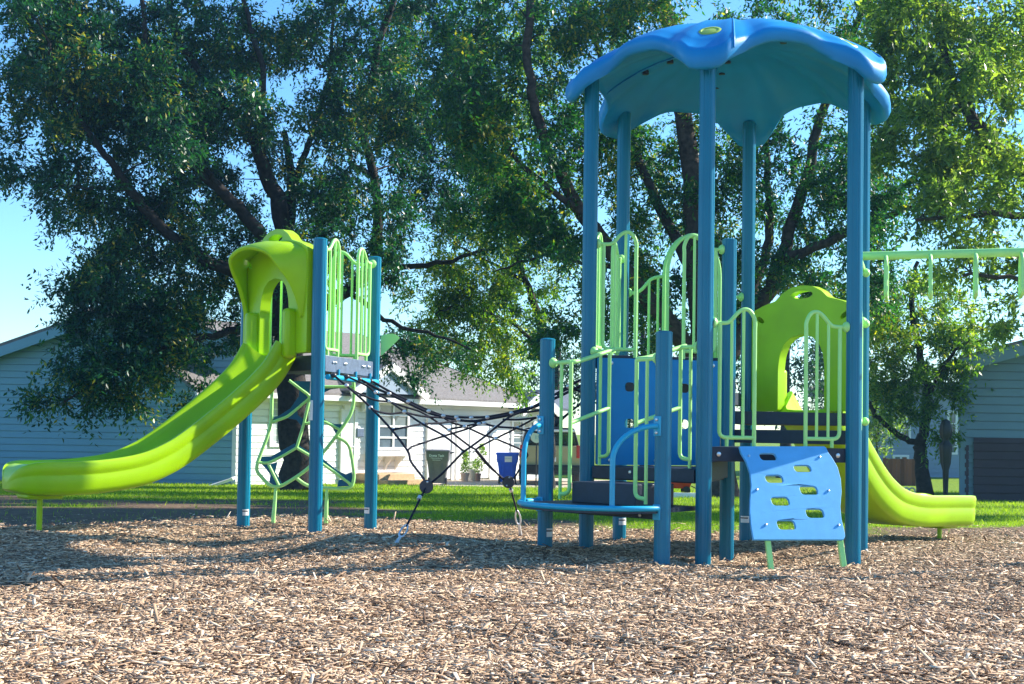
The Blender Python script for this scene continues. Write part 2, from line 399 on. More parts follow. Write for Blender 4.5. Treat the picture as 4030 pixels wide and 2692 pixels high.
def grass():
    VS = []
    for (y0, y1, dens, h, w) in ((14, 18, 900, .045, .006), (18, 25, 420, .05, .009), (25, 36, 170, .055, .014), (36, 45, 70, .06, .02)):
        ww = .42 * y1 + 1; n = int(dens * (y1 - y0) * 2 * ww); x = rng.uniform(-ww, ww, n); y = rng.uniform(y0, y1, n)
        ok = (np.abs(x) < .4 * y + 1) & (y > mulch_edge(x) + .02) & (rng.random(n) > np.minimum(bare(x, y) * 1.05, .965)); x, y = x[ok], y[ok]; n = len(x)
        z = ground(x, y) - .005; b = np.c_[x, y, z]; a = rng.uniform(0, 2 * math.pi, n); s = np.c_[np.cos(a), np.sin(a), 0 * a]
        H = h * rng.uniform(.6, 1.5, n); ln = np.c_[rng.normal(0, .5, (n, 2)) * H[:, None], H]; W = w * rng.uniform(.6, 1.3, n)
        v = np.stack([b - s * W[:, None] / 2, b + s * W[:, None] / 2, b + ln * .6 + s * W[:, None] * .3, b + ln], 1)
        VS.append(v)
    o = raw_mesh('grass', np.concatenate(VS), 4, [(0, 1, 2, 3)], 'blades')
    tag(o, 'short sunlit lawn grass behind the play area', 'grass', kind='stuff')
grass()
# ------------------------------------------------------------------ play structure pieces
def post(parent, p, ztop, sticker=None, cap=True):
    zb = gz(p.x, p.y) - .12
    fl = lambda th: 1 - .06 * max(0, math.cos(th * 9)) ** 8
    m = MB().lathe((p.x, p.y, 0), [(.0635, zb), (.0635, ztop - .012)] + ([(.0645, ztop - .011), (.0645, ztop - .002), (.052, ztop + .006), (.02, ztop + .011)] if cap else [(.0635, ztop)]), 108, rfun=fl)
    o = m.build('post', 'post', parent, 30)
    if sticker:
        z, h, a, w = sticker
        rows = []; bar = []
        for k in range(9):
            th = R(a) + (k / 8 - .5) * w / .0655
            rows.append([V(p.x + .0652 * math.cos(th), p.y + .0652 * math.sin(th), zz) for zz in (z - h / 2, z + h / 2)])
            bar.append([V(p.x + .0658 * math.cos(th), p.y + .0658 * math.sin(th), zz) for zz in (z + h * .12, z + h * .28)])
        st = MB().loft(rows, False).build('sticker', 'white', o, fix=False)
        lines = MB().loft(bar[:8], False)
        lines.build('print_bar', 'dark', o, fix=False)
    return o
def clamp(parent, p, d, z, r=.045):
    """rounded clamp knob on post p facing direction d"""
    d = Vector(d).normalized(); c = V(p.x, p.y, z) + d * .058
    return MB().lathe(c, [(r * .9, 0), (r, .012), (r * .8, .03), (r * .4, .042), (.005, .045)], 16, axis=d).build('clamp', 'mint', parent, 40)
def each(parent, name, mat, pieces, smooth=40):
    for fn in pieces: fn(MB()).build(name, mat, parent, smooth)
def bolt_at(p, n, r=.014, h=.012):
    return lambda m: m.lathe(p, [(r, 0), (r * .92, h * .7), (r * .25, h)], 12, axis=n)
def barrier(parent, a, b, zd, sides='ab', att=.98, peak=1.09, name='barrier', bot=.05, wide=.42):
    for s in sides:
        p, q = (a, b) if s == 'a' else (b, a)
        e = (q - p).normalized(); P = lambda u, z: V(p.x + e.x * u, p.y + e.y * u, zd + z)
        m = MB(); u0, u1 = .125, wide
        top = [P(.06, att), P(.17, att), P(.215, att + .02), P(.27, att + .08), P(.315, peak), P(.36, peak), P(.395, peak - .03), P(u1, peak - .09), P(u1, peak - .15)]
        m.tube(smooth_path(top, 5) + [P(u1, bot - .05)], .0165, 10)
        low = round_corners([P(u0, att), P(u0, bot + .02), P(u1, bot + .02)], .06); m.tube(low, .0165, 10)
        for u in (.225, .325):
            zt = att + (.03 if u < .3 else .108)
            m.tube([P(u, bot + .02), P(u, zt)], .0125, 8)
        m.tube([P(.19, bot + .02), P(.19, bot - .05)], .015, 8)
        o = m.build(name, 'mint', parent, 45)
        clamp(o, p, e, zd + att)
def deck(parent, pts, zt, th=.13, inset=0.0, bolts=None):
    c = sum(pts, V(0, 0, 0)) / len(pts); P2 = [((p - c) * (1 - inset)) + c for p in pts]
    m = MB(); m.plate((0, 0, zt - th / 2), (1, 0, 0), (0, 1, 0), [[(p.x, p.y) for p in P2]], th)
    o = m.build('deck', 'deck', parent, 30, bevel=.004)
    if bolts:
        a, b, us = bolts; e = (b - a).normalized(); n = V(e.y, -e.x, 0)
        if n.dot(c - a) > 0: n = -n
        L = (b - a).length
        k = (1 - inset)
        a2, b2 = (a - c) * k + c, (b - c) * k + c
        each(o, 'bolt', 'metal', [bolt_at(a2 + (b2 - a2) * u + V(0, 0, zt - th * .5) + n * .001, n, .02) for u in us])
    return o

# ---------------- roofed tower
tower = thing('play_tower', (HC.x, HC.y, -.1), 'tall blue-green play tower under a scalloped blue plastic roof', 'play tower')
ZT = 3.99
cnames = 'ABCDEF'
stick = {'E': (.19, .065, -60, .09), 'D': (.21, .065, -110, .09), 'P': (.19, .07, -50, .07)}
for n in cnames: post(tower, PP[n], ZT + .1, stick.get(n), cap=False)
post(tower, PP['O'], 2.75); post(tower, PP['P'], 1.80, stick['P']); post(tower, PP['Q'], 1.80)
# roof: scalloped dome with six hollow legs that come down over the posts
def roof_dims(phi):
    d = abs(((phi - TH) / (math.pi / 3) + .5) % 1 - .5) * 60          # degrees from the nearest leg
    a = min(1, max(0, (d - 4.5) / 22)); arch = math.sin(a * math.pi / 2) ** .8
    ze = 3.885 + .285 * arch
    b = min(1, max(0, (d - 4) / 13)); fall = (1 - b * b * (3 - 2 * b))
    Re = 1.225 + .24 * fall
    return d, ze, Re, fall
def roof_top(phi, rho):
    d, ze, Re, leg = roof_dims(phi); q = min(1, rho / Re)
    edge = ze + .13 + .05 * leg
    z = edge + (4.60 - edge) * (1 - q ** 2.2)
    ridge = .012 * max(0, 1 - (d * rho / 9) ** 4) * math.sin(q * math.pi) ** .7 if d * rho < 9 else 0
    return z + ridge
def roof_under(phi, rho):
    d, ze, Re, leg = roof_dims(phi); q = rho / Re
    z = ze + (4.48 - ze) * (1 - min(1, q) ** 2.6)
    return z
rows = []
NPH = 144
for k in range(NPH):
    phi = TH + 2 * math.pi * k / NPH; d, ze, Re, leg = roof_dims(phi)
    u = V(math.cos(phi), math.sin(phi), 0); row = []
    for q in (0.02, .15, .3, .45, .6, .72, .82, .9, .95): row.append(HC + u * (q * Re) + V(0, 0, roof_under(phi, q * Re)))
    h = .13 + .05 * leg
    row += [HC + u * (Re * .985) + V(0, 0, ze - .004), HC + u * (Re + .012) + V(0, 0, ze + .012), HC + u * (Re + .032) + V(0, 0, ze + .06), HC + u * (Re + .028) + V(0, 0, ze + h * .72), HC + u * (Re + .006) + V(0, 0, ze + h * .93), HC + u * (Re - .03) + V(0, 0, ze + h + .004)]
    for q in (.93, .88, .8, .68, .54, .4, .25, .12, .02): row.append(HC + u * (q * Re) + V(0, 0, roof_top(phi, q * Re)))
    rows.append(row)
n = len(rows[0]); m = MB(); vs = [p for r in rows for p in r]; fs = []
for i in range(NPH):
    for k in range(n - 1): fs.append((i * n + k, i * n + k + 1, ((i + 1) % NPH) * n + k + 1, ((i + 1) % NPH) * n + k))
fs += [tuple(i * n for i in range(NPH)), tuple(i * n + n - 1 for i in range(NPH))[::-1]]
roof = m.add(vs, fs).build('roof', 'roof', tower, 85)
for k in range(6):
    phi = TH + k * math.pi / 3; u = V(math.cos(phi), math.sin(phi), 0); rho = 1.2
    p = HC + u * rho + V(0, 0, roof_top(phi, rho)); p2 = HC + u * (rho + .05) + V(0, 0, roof_top(phi, rho + .05))
    t = (p2 - p).normalized(); nn = t.cross(V(0, 0, 1).cross(u)).normalized(); nn = nn if nn.z > 0 else -nn
    MB().lathe(p - nn * .012, [(.095, 0), (.095, .012), (.088, .018), (.072, .019), (.066, .013), (.045, .016), (.005, .02)], 28, axis=nn).build('medallion', 'yellow', roof, 40)
# seams with bolts under the roof, sleeve collars over the post tops
for (f0, f1) in ((TH + R(9), TH + R(201)), (TH + R(69), TH + R(261))):
    pts = []
    for k in range(31):
        q = 1 - k / 15; phi = f0 if q >= 0 else f1; rho = abs(q) * roof_dims(phi)[2] * .97
        pts.append(HC + V(math.cos(phi), math.sin(phi), 0) * rho + V(0, 0, roof_under(phi, rho) - .006))
    MB().tube(pts, .011, 8).build('seam', 'roof', roof, 60)
    pts2 = []
    for k in range(31):
        q = 1 - k / 15; phi = f0 if q >= 0 else f1; rho = abs(q) * (roof_dims(phi)[2] - .03)
        pts2.append(HC + V(math.cos(phi), math.sin(phi), 0) * rho + V(0, 0, roof_top(phi, rho) - .004))
    u0 = V(math.cos(f0), math.sin(f0), 0); d0 = roof_dims(f0); h0 = .13 + .05 * d0[3]
    MB().tube([HC + u0 * (d0[2] + .03) + V(0, 0, d0[1] + .06), HC + u0 * (d0[2] + .026) + V(0, 0, d0[1] + h0 * .72), HC + u0 * (d0[2] + .005) + V(0, 0, d0[1] + h0 * .93)] + pts2, .009, 8).build('top_seam', 'roof', roof, 60)
    each(roof, 'seam_bolt', 'disc', [lambda m, k=k: m.lathe(pts[k] + V(.06, .02, .01), [(.03, -.024), (.03, .01)], 10) for k in (4, 7, 10, 20, 23, 26)])
# stepped triangular decks
O = PP['O']
dk = {}
for a, b, z, bl in (('F', 'A', .745, (.15, .85)), ('A', 'B', .925, (.08, .92)), ('B', 'C', 1.075, None), ('C', 'D', 1.235, None), ('D', 'E', 1.42, None), ('E', 'F', 1.70, None)):
    deck(tower, [PP[a], PP[b], O], z - .004 * (a in 'BD'), .115, .05, (PP[a], PP[b], bl) if bl else None)
# riser boards between decks
for a, z0, z1 in (('A', .65, .80), ('E', 1.31, 1.58)):
    e = (PP[a] - O).normalized(); nn = V(e.y, -e.x, 0)
    MB().box(O + e * .64 + V(0, 0, (z0 + z1) / 2), (1.13, .03, z1 - z0), (e, nn, V(0, 0, 1))).build('riser', 'deck', tower, bevel=.003)
# blue climbing panel F-O
e = (O - PP['F']).normalized(); Lf = (O - PP['F']).length
hd = lambda cx, cz: r2([(cx - .045, cz - .04), (cx + .045, cz - .04), (cx + .045, cz + .04), (cx - .045, cz + .04)], .035)
fo = MB().plate(PP['F'] + V(0, 0, 0), e, (0, 0, 1), [r2([(.075, .75), (Lf - .075, .75), (Lf - .075, 1.672), (.075, 1.672)], .02),
     hd(.292 * Lf, 1.425), hd(.292 * Lf, 1.11), hd(.682 * Lf, 1.425), hd(.682 * Lf, 1.11)], .022).build('climbing_panel', 'roof', tower, 30, bevel=.003)
nf = V(e.y, -e.x, 0)
each(fo, 'bolt', 'metal', [bolt_at(PP['F'] + e * u + V(0, 0, z) + nf * .012, nf, .018) for u, z in ((.2, 1.63), (.48 * Lf, 1.63), (.56 * Lf, 1.63), (Lf - .15, 1.63), (.2, .79), (Lf - .15, .79), (.48 * Lf, .79))])
barrier(tower, PP['F'], O, 1.68)
barrier(tower, PP['E'], PP['F'], 1.70, bot=.06)
barrier(tower, PP['A'], PP['B'], .93)
barrier(tower, PP['B'], PP['C'], 1.08)
# arched barrier D-E
e = (PP['D'] - PP['E']).normalized(); Ld = HR
P = lambda u, z, o=0: PP['E'] + e * u + V(0, 0, z) + V(e.y, -e.x, 0) * o
m = MB(); zd = 1.42
for off in (0, .1):
    arch = [P(.42, zd, off), P(.42, 2.55, off)] + [P(.685 - .265 * math.cos(t), 2.55 + .39 * math.sin(t), off) for t in [math.pi * k / 16 for k in range(1, 16)]] + [P(.95, 2.55, off), P(.95, zd, off)]
    m.tube(arch, .018, 10)
for sgn, uu in ((1, 0), (-1, Ld)):
    w = lambda u, z: P(uu + sgn * u, z)
    m.tube(smooth_path([w(.06, 2.37), w(.13, 2.37), w(.2, 2.41), (w(.28, 2.5)), w(.35, 2.53), w(.42, 2.54)], 5), .0165, 10)
    for u, zt in ((.15, 2.38), (.27, 2.48), (.36, 2.53)): m.tube([w(u, zd + .06), w(u, zt)], .0125, 8)
    m.tube([w(.15, zd + .07), w(.42, zd + .07)], .0165, 8)
o = m.build('arched_barrier', 'mint', tower, 45); clamp(o, PP['E'], e, 2.37); clamp(o, PP['D'], -e, 2.37)
# transfer step: round platform, step box, handrails
M0 = (PP['P'] + PP['Q']) / 2; ex = (PP['Q'] - PP['P']).normalized(); no = n_fa.normalized(); ZP = .455
arc = [M0 + ex * (.66 * math.cos(t)) + no * (.06 + .56 * math.sin(t)) + V(0, 0, ZP) for t in [math.pi * (1 - k / 28) for k in range(29)]]
inner = [PP['A'] - ex * .08 + V(0, 0, ZP), PP['F'] + ex * .08 + V(0, 0, ZP)]
pl = MB(); c2 = [(p.x, p.y) for p in arc + inner]
tp = pl.plate((0, 0, ZP - .02), (1, 0, 0), (0, 1, 0), [c2], .034).build('transfer_platform', 'deck', tower, 30)
MB().tube([PP['P'] + no * .06 - ex * .03 + V(0, 0, ZP)] + arc + [PP['Q'] + no * .06 + ex * .03 + V(0, 0, ZP)], .022, 14).build('rim', 'rail', tp, 50)
MB().box(M0 + V(0, 0, ZP - .065), (1.15, .05, .05), (ex, no, V(0, 0, 1))).build('frame_beam', 'deck', tp, bevel=.004)
for pn in 'PQ':
    for zz, hh in ((ZP - .03, .12), (1.08, .15)):
        MB().box(PP[pn] + no * .068 + V(0, 0, zz), (.07, .012, hh), (ex, no, V(0, 0, 1))).build('mounting_plate', 'rail', tp, bevel=.004)
each(tp, 'bolt', 'metal', [bolt_at(PP[pn] + no * .075 + V(0, 0, zz), no) for pn in 'PQ' for zz in (ZP - .03, 1.03, 1.13)] + [bolt_at(PP['Q'] - ex * .2 + no * .03 + V(0, 0, ZP - .065), no, .014)])
for pn, sx in (('P', -1), ('Q', 1)):
    a = R(38); tgt = M0 + ex * (sx * .62 * math.cos(a)) + no * (.06 + .55 * math.sin(a)); p0 = PP[pn] + no * .07
    dv = tgt - p0; path = [p0 + V(0, 0, 1.08)]
    for k in range(1, 13):
        t = math.pi / 2 * k / 12; path.append(p0 + dv * math.sin(t) + V(0, 0, 1.08 - .27 * (1 - math.cos(t))))
    path.append(tgt + V(0, 0, ZP)); MB().tube(path, .021, 12).build('handrail', 'rail', tp, 50)
sb = M0 + ex * .0 - no * .245
box = MB().box(sb + V(0, 0, (ZP + .625) / 2 - .002), (.70, .46, .625 - ZP), (ex, no, V(0, 0, 1)))
stp = box.build('step_box', 'deck', tower, bevel=.006)
MB().box(M0 - no * .478 + V(0, 0, .69), (1.12, .02, .10), (ex, no, V(0, 0, 1))).build('riser', 'deck', tower, bevel=.003)
MB().lathe(M0 - no * .468 - ex * .12 + V(0, 0, .70), [(.016, 0), (.014, .008), (.003, .01)], 12, axis=no).build('bolt', 'metal', stp, 40)
for sgn, pn, fn in ((1, 'P', 'F'), (-1, 'Q', 'A')):
    p, f = PP[pn], PP[fn]; W = lambda b, u, z: b + ex * (sgn * u) + V(0, 0, z)
    m = MB(); zl, zh = 1.60, 1.72
    # outer pair of uprights beside the platform post
    m.tube(round_corners([W(p, .06, zl), W(p, .28, zl)], .01), .0165, 10)
    m.tube([W(p, .17, zl), W(p, .17, ZP + .02)], .014, 8)
    m.tube(round_corners([W(p, .28, zl), W(p, .28, ZP + .07), W(p, .17, ZP + .06)], .09), .017, 10)
    # inner pair beside the tower post
    m.tube([W(f, .06, zh), W(f, .25, zh)], .0165, 10)
    m.tube([W(f, .145, zh), W(f, .145, .75)], .014, 8)
    m.tube(round_corners([W(f, .25, zh), W(f, .25, .83), W(f, .145, .82)], .09), .0165, 10)
    # rising hand rails
    a0, a1 = W(p, .28, zl), W(f, .25, zh)
    m.tube(smooth_path([W(p, .17, zl), a0 * .97 + a1 * .03, a0 * .7 + a1 * .3 - V(0, 0, .01), a1, a1 + (a1 - a0) * .12], 5), .019, 10)
    b0, b1 = W(p, .28, 1.10), W(f, .25, 1.235); m.tube([b0, b1], .017, 10)
    o = m.build('stair_rail', 'mint', tower, 45); clamp(o, p, ex * sgn, zl); clamp(o, f, ex * sgn, zh)
# sloping climber in front of deck A-B
eab = (PP['B'] - PP['A']).normalized(); nab = V(eab.y, -eab.x, 0); m0 = (PP['A'] + PP['B']) / 2
top = m0 + nab * .07 + V(0, 0, .93); dn = (nab * .40 + V(0, 0, -.725)).normalized(); ncl = eab.cross(-dn).normalized()
z7 = lambda x, y: (2750 + x / 1.2057, 1000 + y / 1.2057)
def pl2(x, y):
    q = on_plane(*z7(x, y), top, ncl); d = q - top; return (d.dot(eab), d.dot(-dn))
left = [(190, 915), (198, 945), (222, 985), (241, 1040), (247, 1100), (241, 1170), (240, 1230), (247, 1300), (258, 1358)]
right = [(684, 1358), (692, 1340), (688, 1318), (674, 1260), (669, 1200), (675, 1130), (671, 1070), (656, 1015), (632, 972), (612, 945), (602, 922), (592, 915)]
holes = []
for cx, cy, w, h in ((326, 965, 90, 34), (489, 1021, 92, 34), (355, 1070, 95, 38), (519, 1124, 95, 42), (384, 1176, 97, 42), (548, 1233, 97, 44), (412, 1288, 98, 46)):
    pts = [(cx - w / 2, cy - h / 2), (cx + w * .38, cy - h / 2), (cx + w / 2, cy + h / 2), (cx - w * .36, cy + h / 2)]
    q = [pl2(*p) for p in pts]; holes.append(r2(q, .032))
cl = MB().plate(top, eab, -dn, [[pl2(*p) for p in left + right]] + holes, .026).build('sloped_climber', 'panel', tower, 40, bevel=.004)
for x, y in ((235, 961), (570, 967), (272, 1122), (612, 1127), (315, 1288), (660, 1290)):
    a, b = pl2(x, y); bolt_at(top + eab * a - dn * b + ncl * .012, ncl, .011, .010)(MB()).build('bolt', 'metal', cl, 40)
for x in (332, 676):
    a, b = pl2(x, 1340); p = top + eab * a - dn * b; g = V(p.x + nab.x * .05, p.y + nab.y * .05, 0)
    MB().tube([p - ncl * .03 + V(0, 0, .35) - nab * .19, p - ncl * .03, g + V(eab.x * .01, 0, gz(g.x, g.y) - .05)], .028, 4).build('leg', 'mint', cl, 20, bevel=.003)
# overhead bar with drop handles and its end support
mb_ = (PP['B'] + PP['C']) / 2; nb = V(.954, -.30, 0).normalized(); eb = V(nb.y, -nb.x, 0); ZB = 2.575
ol = MB().tube([mb_ + V(0, 0, ZB), mb_ + nb * 2.55 + V(0, 0, ZB)], .037, 16).build('overhead_bar', 'mint', tower, 50)
MB().tube([PP['B'] + V(0, 0, ZB - .03), PP['C'] + V(0, 0, ZB - .03)], .03, 12).build('cross_bar', 'mint', ol, 50)
for k in range(7):
    c = mb_ + nb * (.23 + .36 * k) + V(0, 0, ZB)
    MB().tube(round_corners([c, c + eb * .14 - V(0, 0, .05), c + eb * .19 - V(0, 0, .36), c - eb * .19 - V(0, 0, .36), c - eb * .14 - V(0, 0, .05), c], .05), .0165, 10).build('drop_handle', 'mint', ol, 50)
pe = mb_ + nb * 2.5
MB().lathe((pe.x, pe.y, 0), [(.0635, gz(pe.x, pe.y) - .1), (.0635, ZB + .06)], 32).build('end_post', 'post', ol, 40)
for pn in 'C':
    for z in (2.5, 2.04, 1.16): clamp(ol, PP[pn], (PP['B'] - PP['C']) + V(.8, -.5, 0), z, .04)

# ---------------- slide hood + slide (used on both towers)
def hood(parent, a, b, zd):
    """a->b along the deck edge with the outside on the right-hand side"""
    e = (b - a).normalized(); no_ = V(e.y, -e.x, 0); base = V(a.x, a.y, zd)
    arch = [(.38, .02), (.38, .42), (.395, .54), (.44, .65), (.52, .715), (.64, .74), (.76, .715), (.84, .65), (.885, .54), (.90, .42), (.90, .02)]
    top = [(1.212, .02), (1.212, .95), (1.19, .99), (1.08, 1.035), (.93, 1.075), (.86, 1.14), (.76, 1.19), (.64, 1.205), (.52, 1.19), (.42, 1.14), (.35, 1.075), (.2, 1.035), (.09, .99), (.068, .95), (.068, .02)]
    loops = [r2([*arch[::1], *top], .025, 3), oval(.64, 1.115, .25, .075, 20), oval(.17, .9, .085, .055, 12, -.02), oval(1.11, .9, .085, .055, 12, .02)]
    o = MB().plate(base + no_ * .03, e, (0, 0, 1), loops, .11).build('slide_hood', 'lime', parent, 40, bevel=.014)
    half = [(.15, .34, .07), (.105, .55, .07), (.095, .8, .07), (.13, .95, .07), (.30, 1.025, .07), (.47, 1.055, .07)]
    rootp = half + [(.64, 1.06, .07)] + [(1.28 - a_, b_, c_) for a_, b_, c_ in half[::-1]]
    half = [(.16, .33, .10), (.175, .50, .14), (.20, .66, .21), (.245, .80, .31), (.295, .905, .375), (.45, .965, .405)]
    lip = half + [(.64, .99, .41)] + [(1.28 - a_, b_, c_) for a_, b_, c_ in half[::-1]]
    W = lambda p: base + e * p[0] + V(0, 0, p[1]) + no_ * p[2]
    ra, rb = smooth_path([W(p) for p in rootp], 4), smooth_path([W(p) for p in lip], 4)
    mid = [x.lerp(y, .5) + (V(0, 0, .022)) for x, y in zip(ra, rb)]
    MB().loft([ra, mid, rb], False).build('bonnet', 'lime', o, 50, solid=.045, bevel=.016)
    for s_ in (.30, .98): MB().box(base + e * s_ + no_ * .12 + V(0, 0, .2), (.10, .13, .46), (e, no_, V(0, 0, 1))).build('collar', 'lime', o, 40, bevel=.035)
    return o
def chute(parent, M_, n_, e_, path, zleg, leg_t, hs=1.32):
    prof = [(-.25, 0), (-.29, .012), (-.307, .05), (-.3135, .125), (-.309, .14), (-.309, .155), (-.317, .165), (-.318, .19), (-.324, .225), (-.312, .244), (-.288, .246), (-.268, .235), (-.255, .19), (-.235, .075), (-.20, .045), (-.1, .035), (.1, .035), (.20, .045), (.235, .075), (.255, .19), (.268, .235), (.288, .246), (.312, .244), (.324, .225), (.318, .19), (.317, .165), (.309, .155), (.309, .14), (.3135, .125), (.307, .05), (.29, .012), (.25, 0)]
    raw_ = smooth_path([V(t, z, 0) for t, z in path], 10); pts = [p for p in raw_ if p.x < raw_[-1].x - .34]; rows = []
    e0, e1 = pts[-1], raw_[-1]
    pts += [e0.lerp(e1, 1 - (1 - k / 22) ** 1.7) for k in range(1, 23)]
    tot = len(pts); tend = pts[-1].x
    for i, p in enumerate(pts):
        tg = (pts[min(i + 1, tot - 1)] - pts[max(i - 1, 0)]).normalized(); nr = V(-tg.y, tg.x, 0)
        u = max(0, min(1, (p.x - (tend - .30)) / .30)); k = .22 + .78 * math.sqrt(max(0, 1 - u ** 3)); lift = .05 * u ** 3; wk = .1 + .9 * math.sqrt(max(0, 1 - u ** 2.4)); q_ = min(1, u / .55); fl = q_ * q_ * (3 - 2 * q_)
        row = []
        for w, v in prof:
            v2 = v * hs
            if abs(w) < .26 and v > .03: v2 += (.23 * hs - v2) * fl
            vv = v2 * k + lift
            q = p + nr * vv; row.append(M_ + n_ * q.x + e_ * (w * wk) + V(0, 0, q.y))
        rows.append(row)
    s = MB().loft(rows, True).build('slide', 'lime', parent, 55)
    # stiffening groove along each side, foot pad and leg
    g = M_ + n_ * leg_t
    zb = min(path, key=lambda q: abs(q[0] - leg_t))[1]
    MB().box(g + V(0, 0, zb - .004), (.30, .27, .05), (n_, e_, V(0, 0, 1))).build('foot_pad', 'lime', s, bevel=.02)
    MB().lathe((g.x, g.y, 0), [(.024, zleg - .1), (.024, zb)], 16).build('leg', 'lime', s, 50)
    return s
hood(tower, PP['C'], PP['D'], 1.235)
eCD = (PP['D'] - PP['C']).normalized(); nCD = V(eCD.y, -eCD.x, 0); mCD = (PP['C'] + PP['D']) / 2
z8 = lambda x, y: (3340 + x / 3.1362, 1700 + y / 3.1362)
wl = mCD - eCD * .31
pr = [(0.0, 1.48), (.25, 1.40)]
for x, y in ((235, 75), (330, 250), (440, 440), (560, 600), (700, 720), (850, 775), (1000, 798), (1200, 800), (1400, 800)):
    q = on_plane(*z8(x, y), wl, eCD); pr.append(((q - wl).dot(nCD), q.z))
pb = []
for i, (t, z) in enumerate(pr):
    a, b = pr[max(i - 1, 0)], pr[min(i + 1, len(pr) - 1)]; tg = V(b[0] - a[0], b[1] - a[1], 0).normalized(); nr = V(-tg.y, tg.x, 0)
    pb.append((t - nr.x * .31, z - nr.y * .31))
pb = [(0, 1.235)] + [p for p in pb if p[0] > .1]; tl = pb[-1][0]
pb += [(tl + .18, pb[-1][1] - .005), (tl + .48, pb[-1][1] - .01)]
chute(tower, mCD, nCD, eCD, pb, gz(mCD.x + nCD.x * 2.5, mCD.y + nCD.y * 2.5), 2.5)

# ---------------- low tower on the left
low = thing('play_tower', (-1.93, 12.8, 0), 'shorter open-topped play tower with lime hooded slide', 'play tower')
L1, L2, L3 = LP['1'], LP['2'], LP['3']
post(low, L1, 2.755, (.20, .06, -55, .07)); p2 = post(low, L2, 2.755); post(low, L3, 2.755, (.22, .06, -125, .07))
rows = []
for k in range(7):
    th = R(-140) + (k / 6 - .5) * .05 / .065
    rows.append([V(L2.x + .0655 * math.cos(th), L2.y + .0655 * math.sin(th), z) for z in (1.10, 1.28)])
MB().loft(rows, False).build('sticker', 'white', p2, fix=False)
d = deck(low, [L1, L2, L3], 1.70, .14, .07, (L2, L3, (.22, .42, .66, .83)))
e23 = (L3 - L2).normalized(); n23 = V(e23.y, -e23.x, 0)
MB().box(L2 + e23 * .64 + n23 * .03 + V(0, 0, 1.625), (1.12, .012, .15), (e23, n23, V(0, 0, 1))).build('edge_plate', 'deckedge', d, bevel=.004)
each(d, 'bolt', 'metal', [bolt_at(L2 + e23 * u + n23 * .037 + V(0, 0, 1.64), n23, .013, .016) for u in (.24, .3, .5, .53, .93, .97, 1.07, 1.1)])
barrier(low, L2, L3, 1.70, bot=.04); barrier(low, L1, L3, 1.70, bot=.04)
e13 = (L3 - L1).normalized(); n13 = V(-e13.y, e13.x, 0)
MB().plate(L3 + e13 * .11 + n13 * .06 + V(0, 0, 1.86), e13, (0, 0, 1), [r2([(-.03, -.10), (.05, -.02), (.17, .10), (.10, .14), (-.03, .12)], .03)], .02).build('leaf_panel', 'mint', low, 40, bevel=.004)
e21 = (L1 - L2).normalized(); n21 = V(e21.y, -e21.x, 0)
if n21.dot(L3 - L2) > 0: hood(low, L1, L2, 1.70)
else: hood(low, L2, L1, 1.70)
eS = (L2 - L1).normalized(); nS = V(-.753, -.658, 0).normalized(); mS = (L1 + L2) / 2; wl = mS + eS * .27
pb = []
for x, y in ((690, 822), (640, 884), (560, 963), (450, 1052), (385, 1092), (320, 1116), (230, 1131), (150, 1136)):
    q = on_plane(x * OV, y * OV, wl, eS); pb.append(((q - wl).dot(nS), q.z))
pb = [(0.0, 1.68)] + [p for p in pb if p[0] > .12]; tl, zl = pb[-1]
q = on_plane(14 * OV, 1090 * OV, wl, eS); tt = (q - wl).dot(nS) - .10
pb += [((tl + tt) / 2, zl - .005), (tt, zl)]
chute(low, mS, nS, eS, pb, gz(mS.x + nS.x * 2.28, mS.y + nS.y * 2.28), 2.28, 1.14)
# web climber on the far side
off = n13 * .36; wp = L1 + off
zw = lambda x, y: on_plane(1000 + x / 3.3543, 1500 + y / 3.3543, wp + n13 * .0, V(n13.x, n13.y, 0))
def wt(m, pts, r=.018, rad=.1): m.tube(round_corners([zw(*p) for p in pts], rad), r, 10)
m = MB()
wt(m, [(240, 0), (225, 540), (180, 720), (40, 1080), (30, 1190), (190, 1370), (280, 1400), (370, 1380), (540, 1280), (720, 1150), (900, 960), (1120, 680), (1290, 420), (1325, 200), (1310, 0)])
wt(m, [(1100, 740), (1250, 820), (1290, 1000), (1325, 1260), (1290, 1400), (1180, 1425), (900, 1410), (700, 1390), (545, 1270)])
web = m.build('web_climber', 'mint', low, 50)
for pts in ([(235, 545), (440, 470), (730, 230)], [(460, -10), (740, 200), (650, 590), (560, 880)], [(560, 880), (340, 1010), (180, 1085), (70, 1075)], [(190, 1100), (330, 1390)], [(560, 880), (730, 980), (910, 1095), (1290, 1370)], [(680, 560), (920, 530), (1130, 640)], [(930, 75), (1320, 75)]):
    m = MB(); wt(m, pts, .015, .04); m.build('web_bar', 'mint', web, 50)
def infill(pts):
    P3 = [zw(*p) + n13 * .012 for p in pts]; ex_, ez = e13, V(0, 0, 1); o_ = P3[0]
    return MB().plate(o_, ex_, ez, [[((p - o_).dot(ex_), (p - o_).z) for p in P3]], .012)
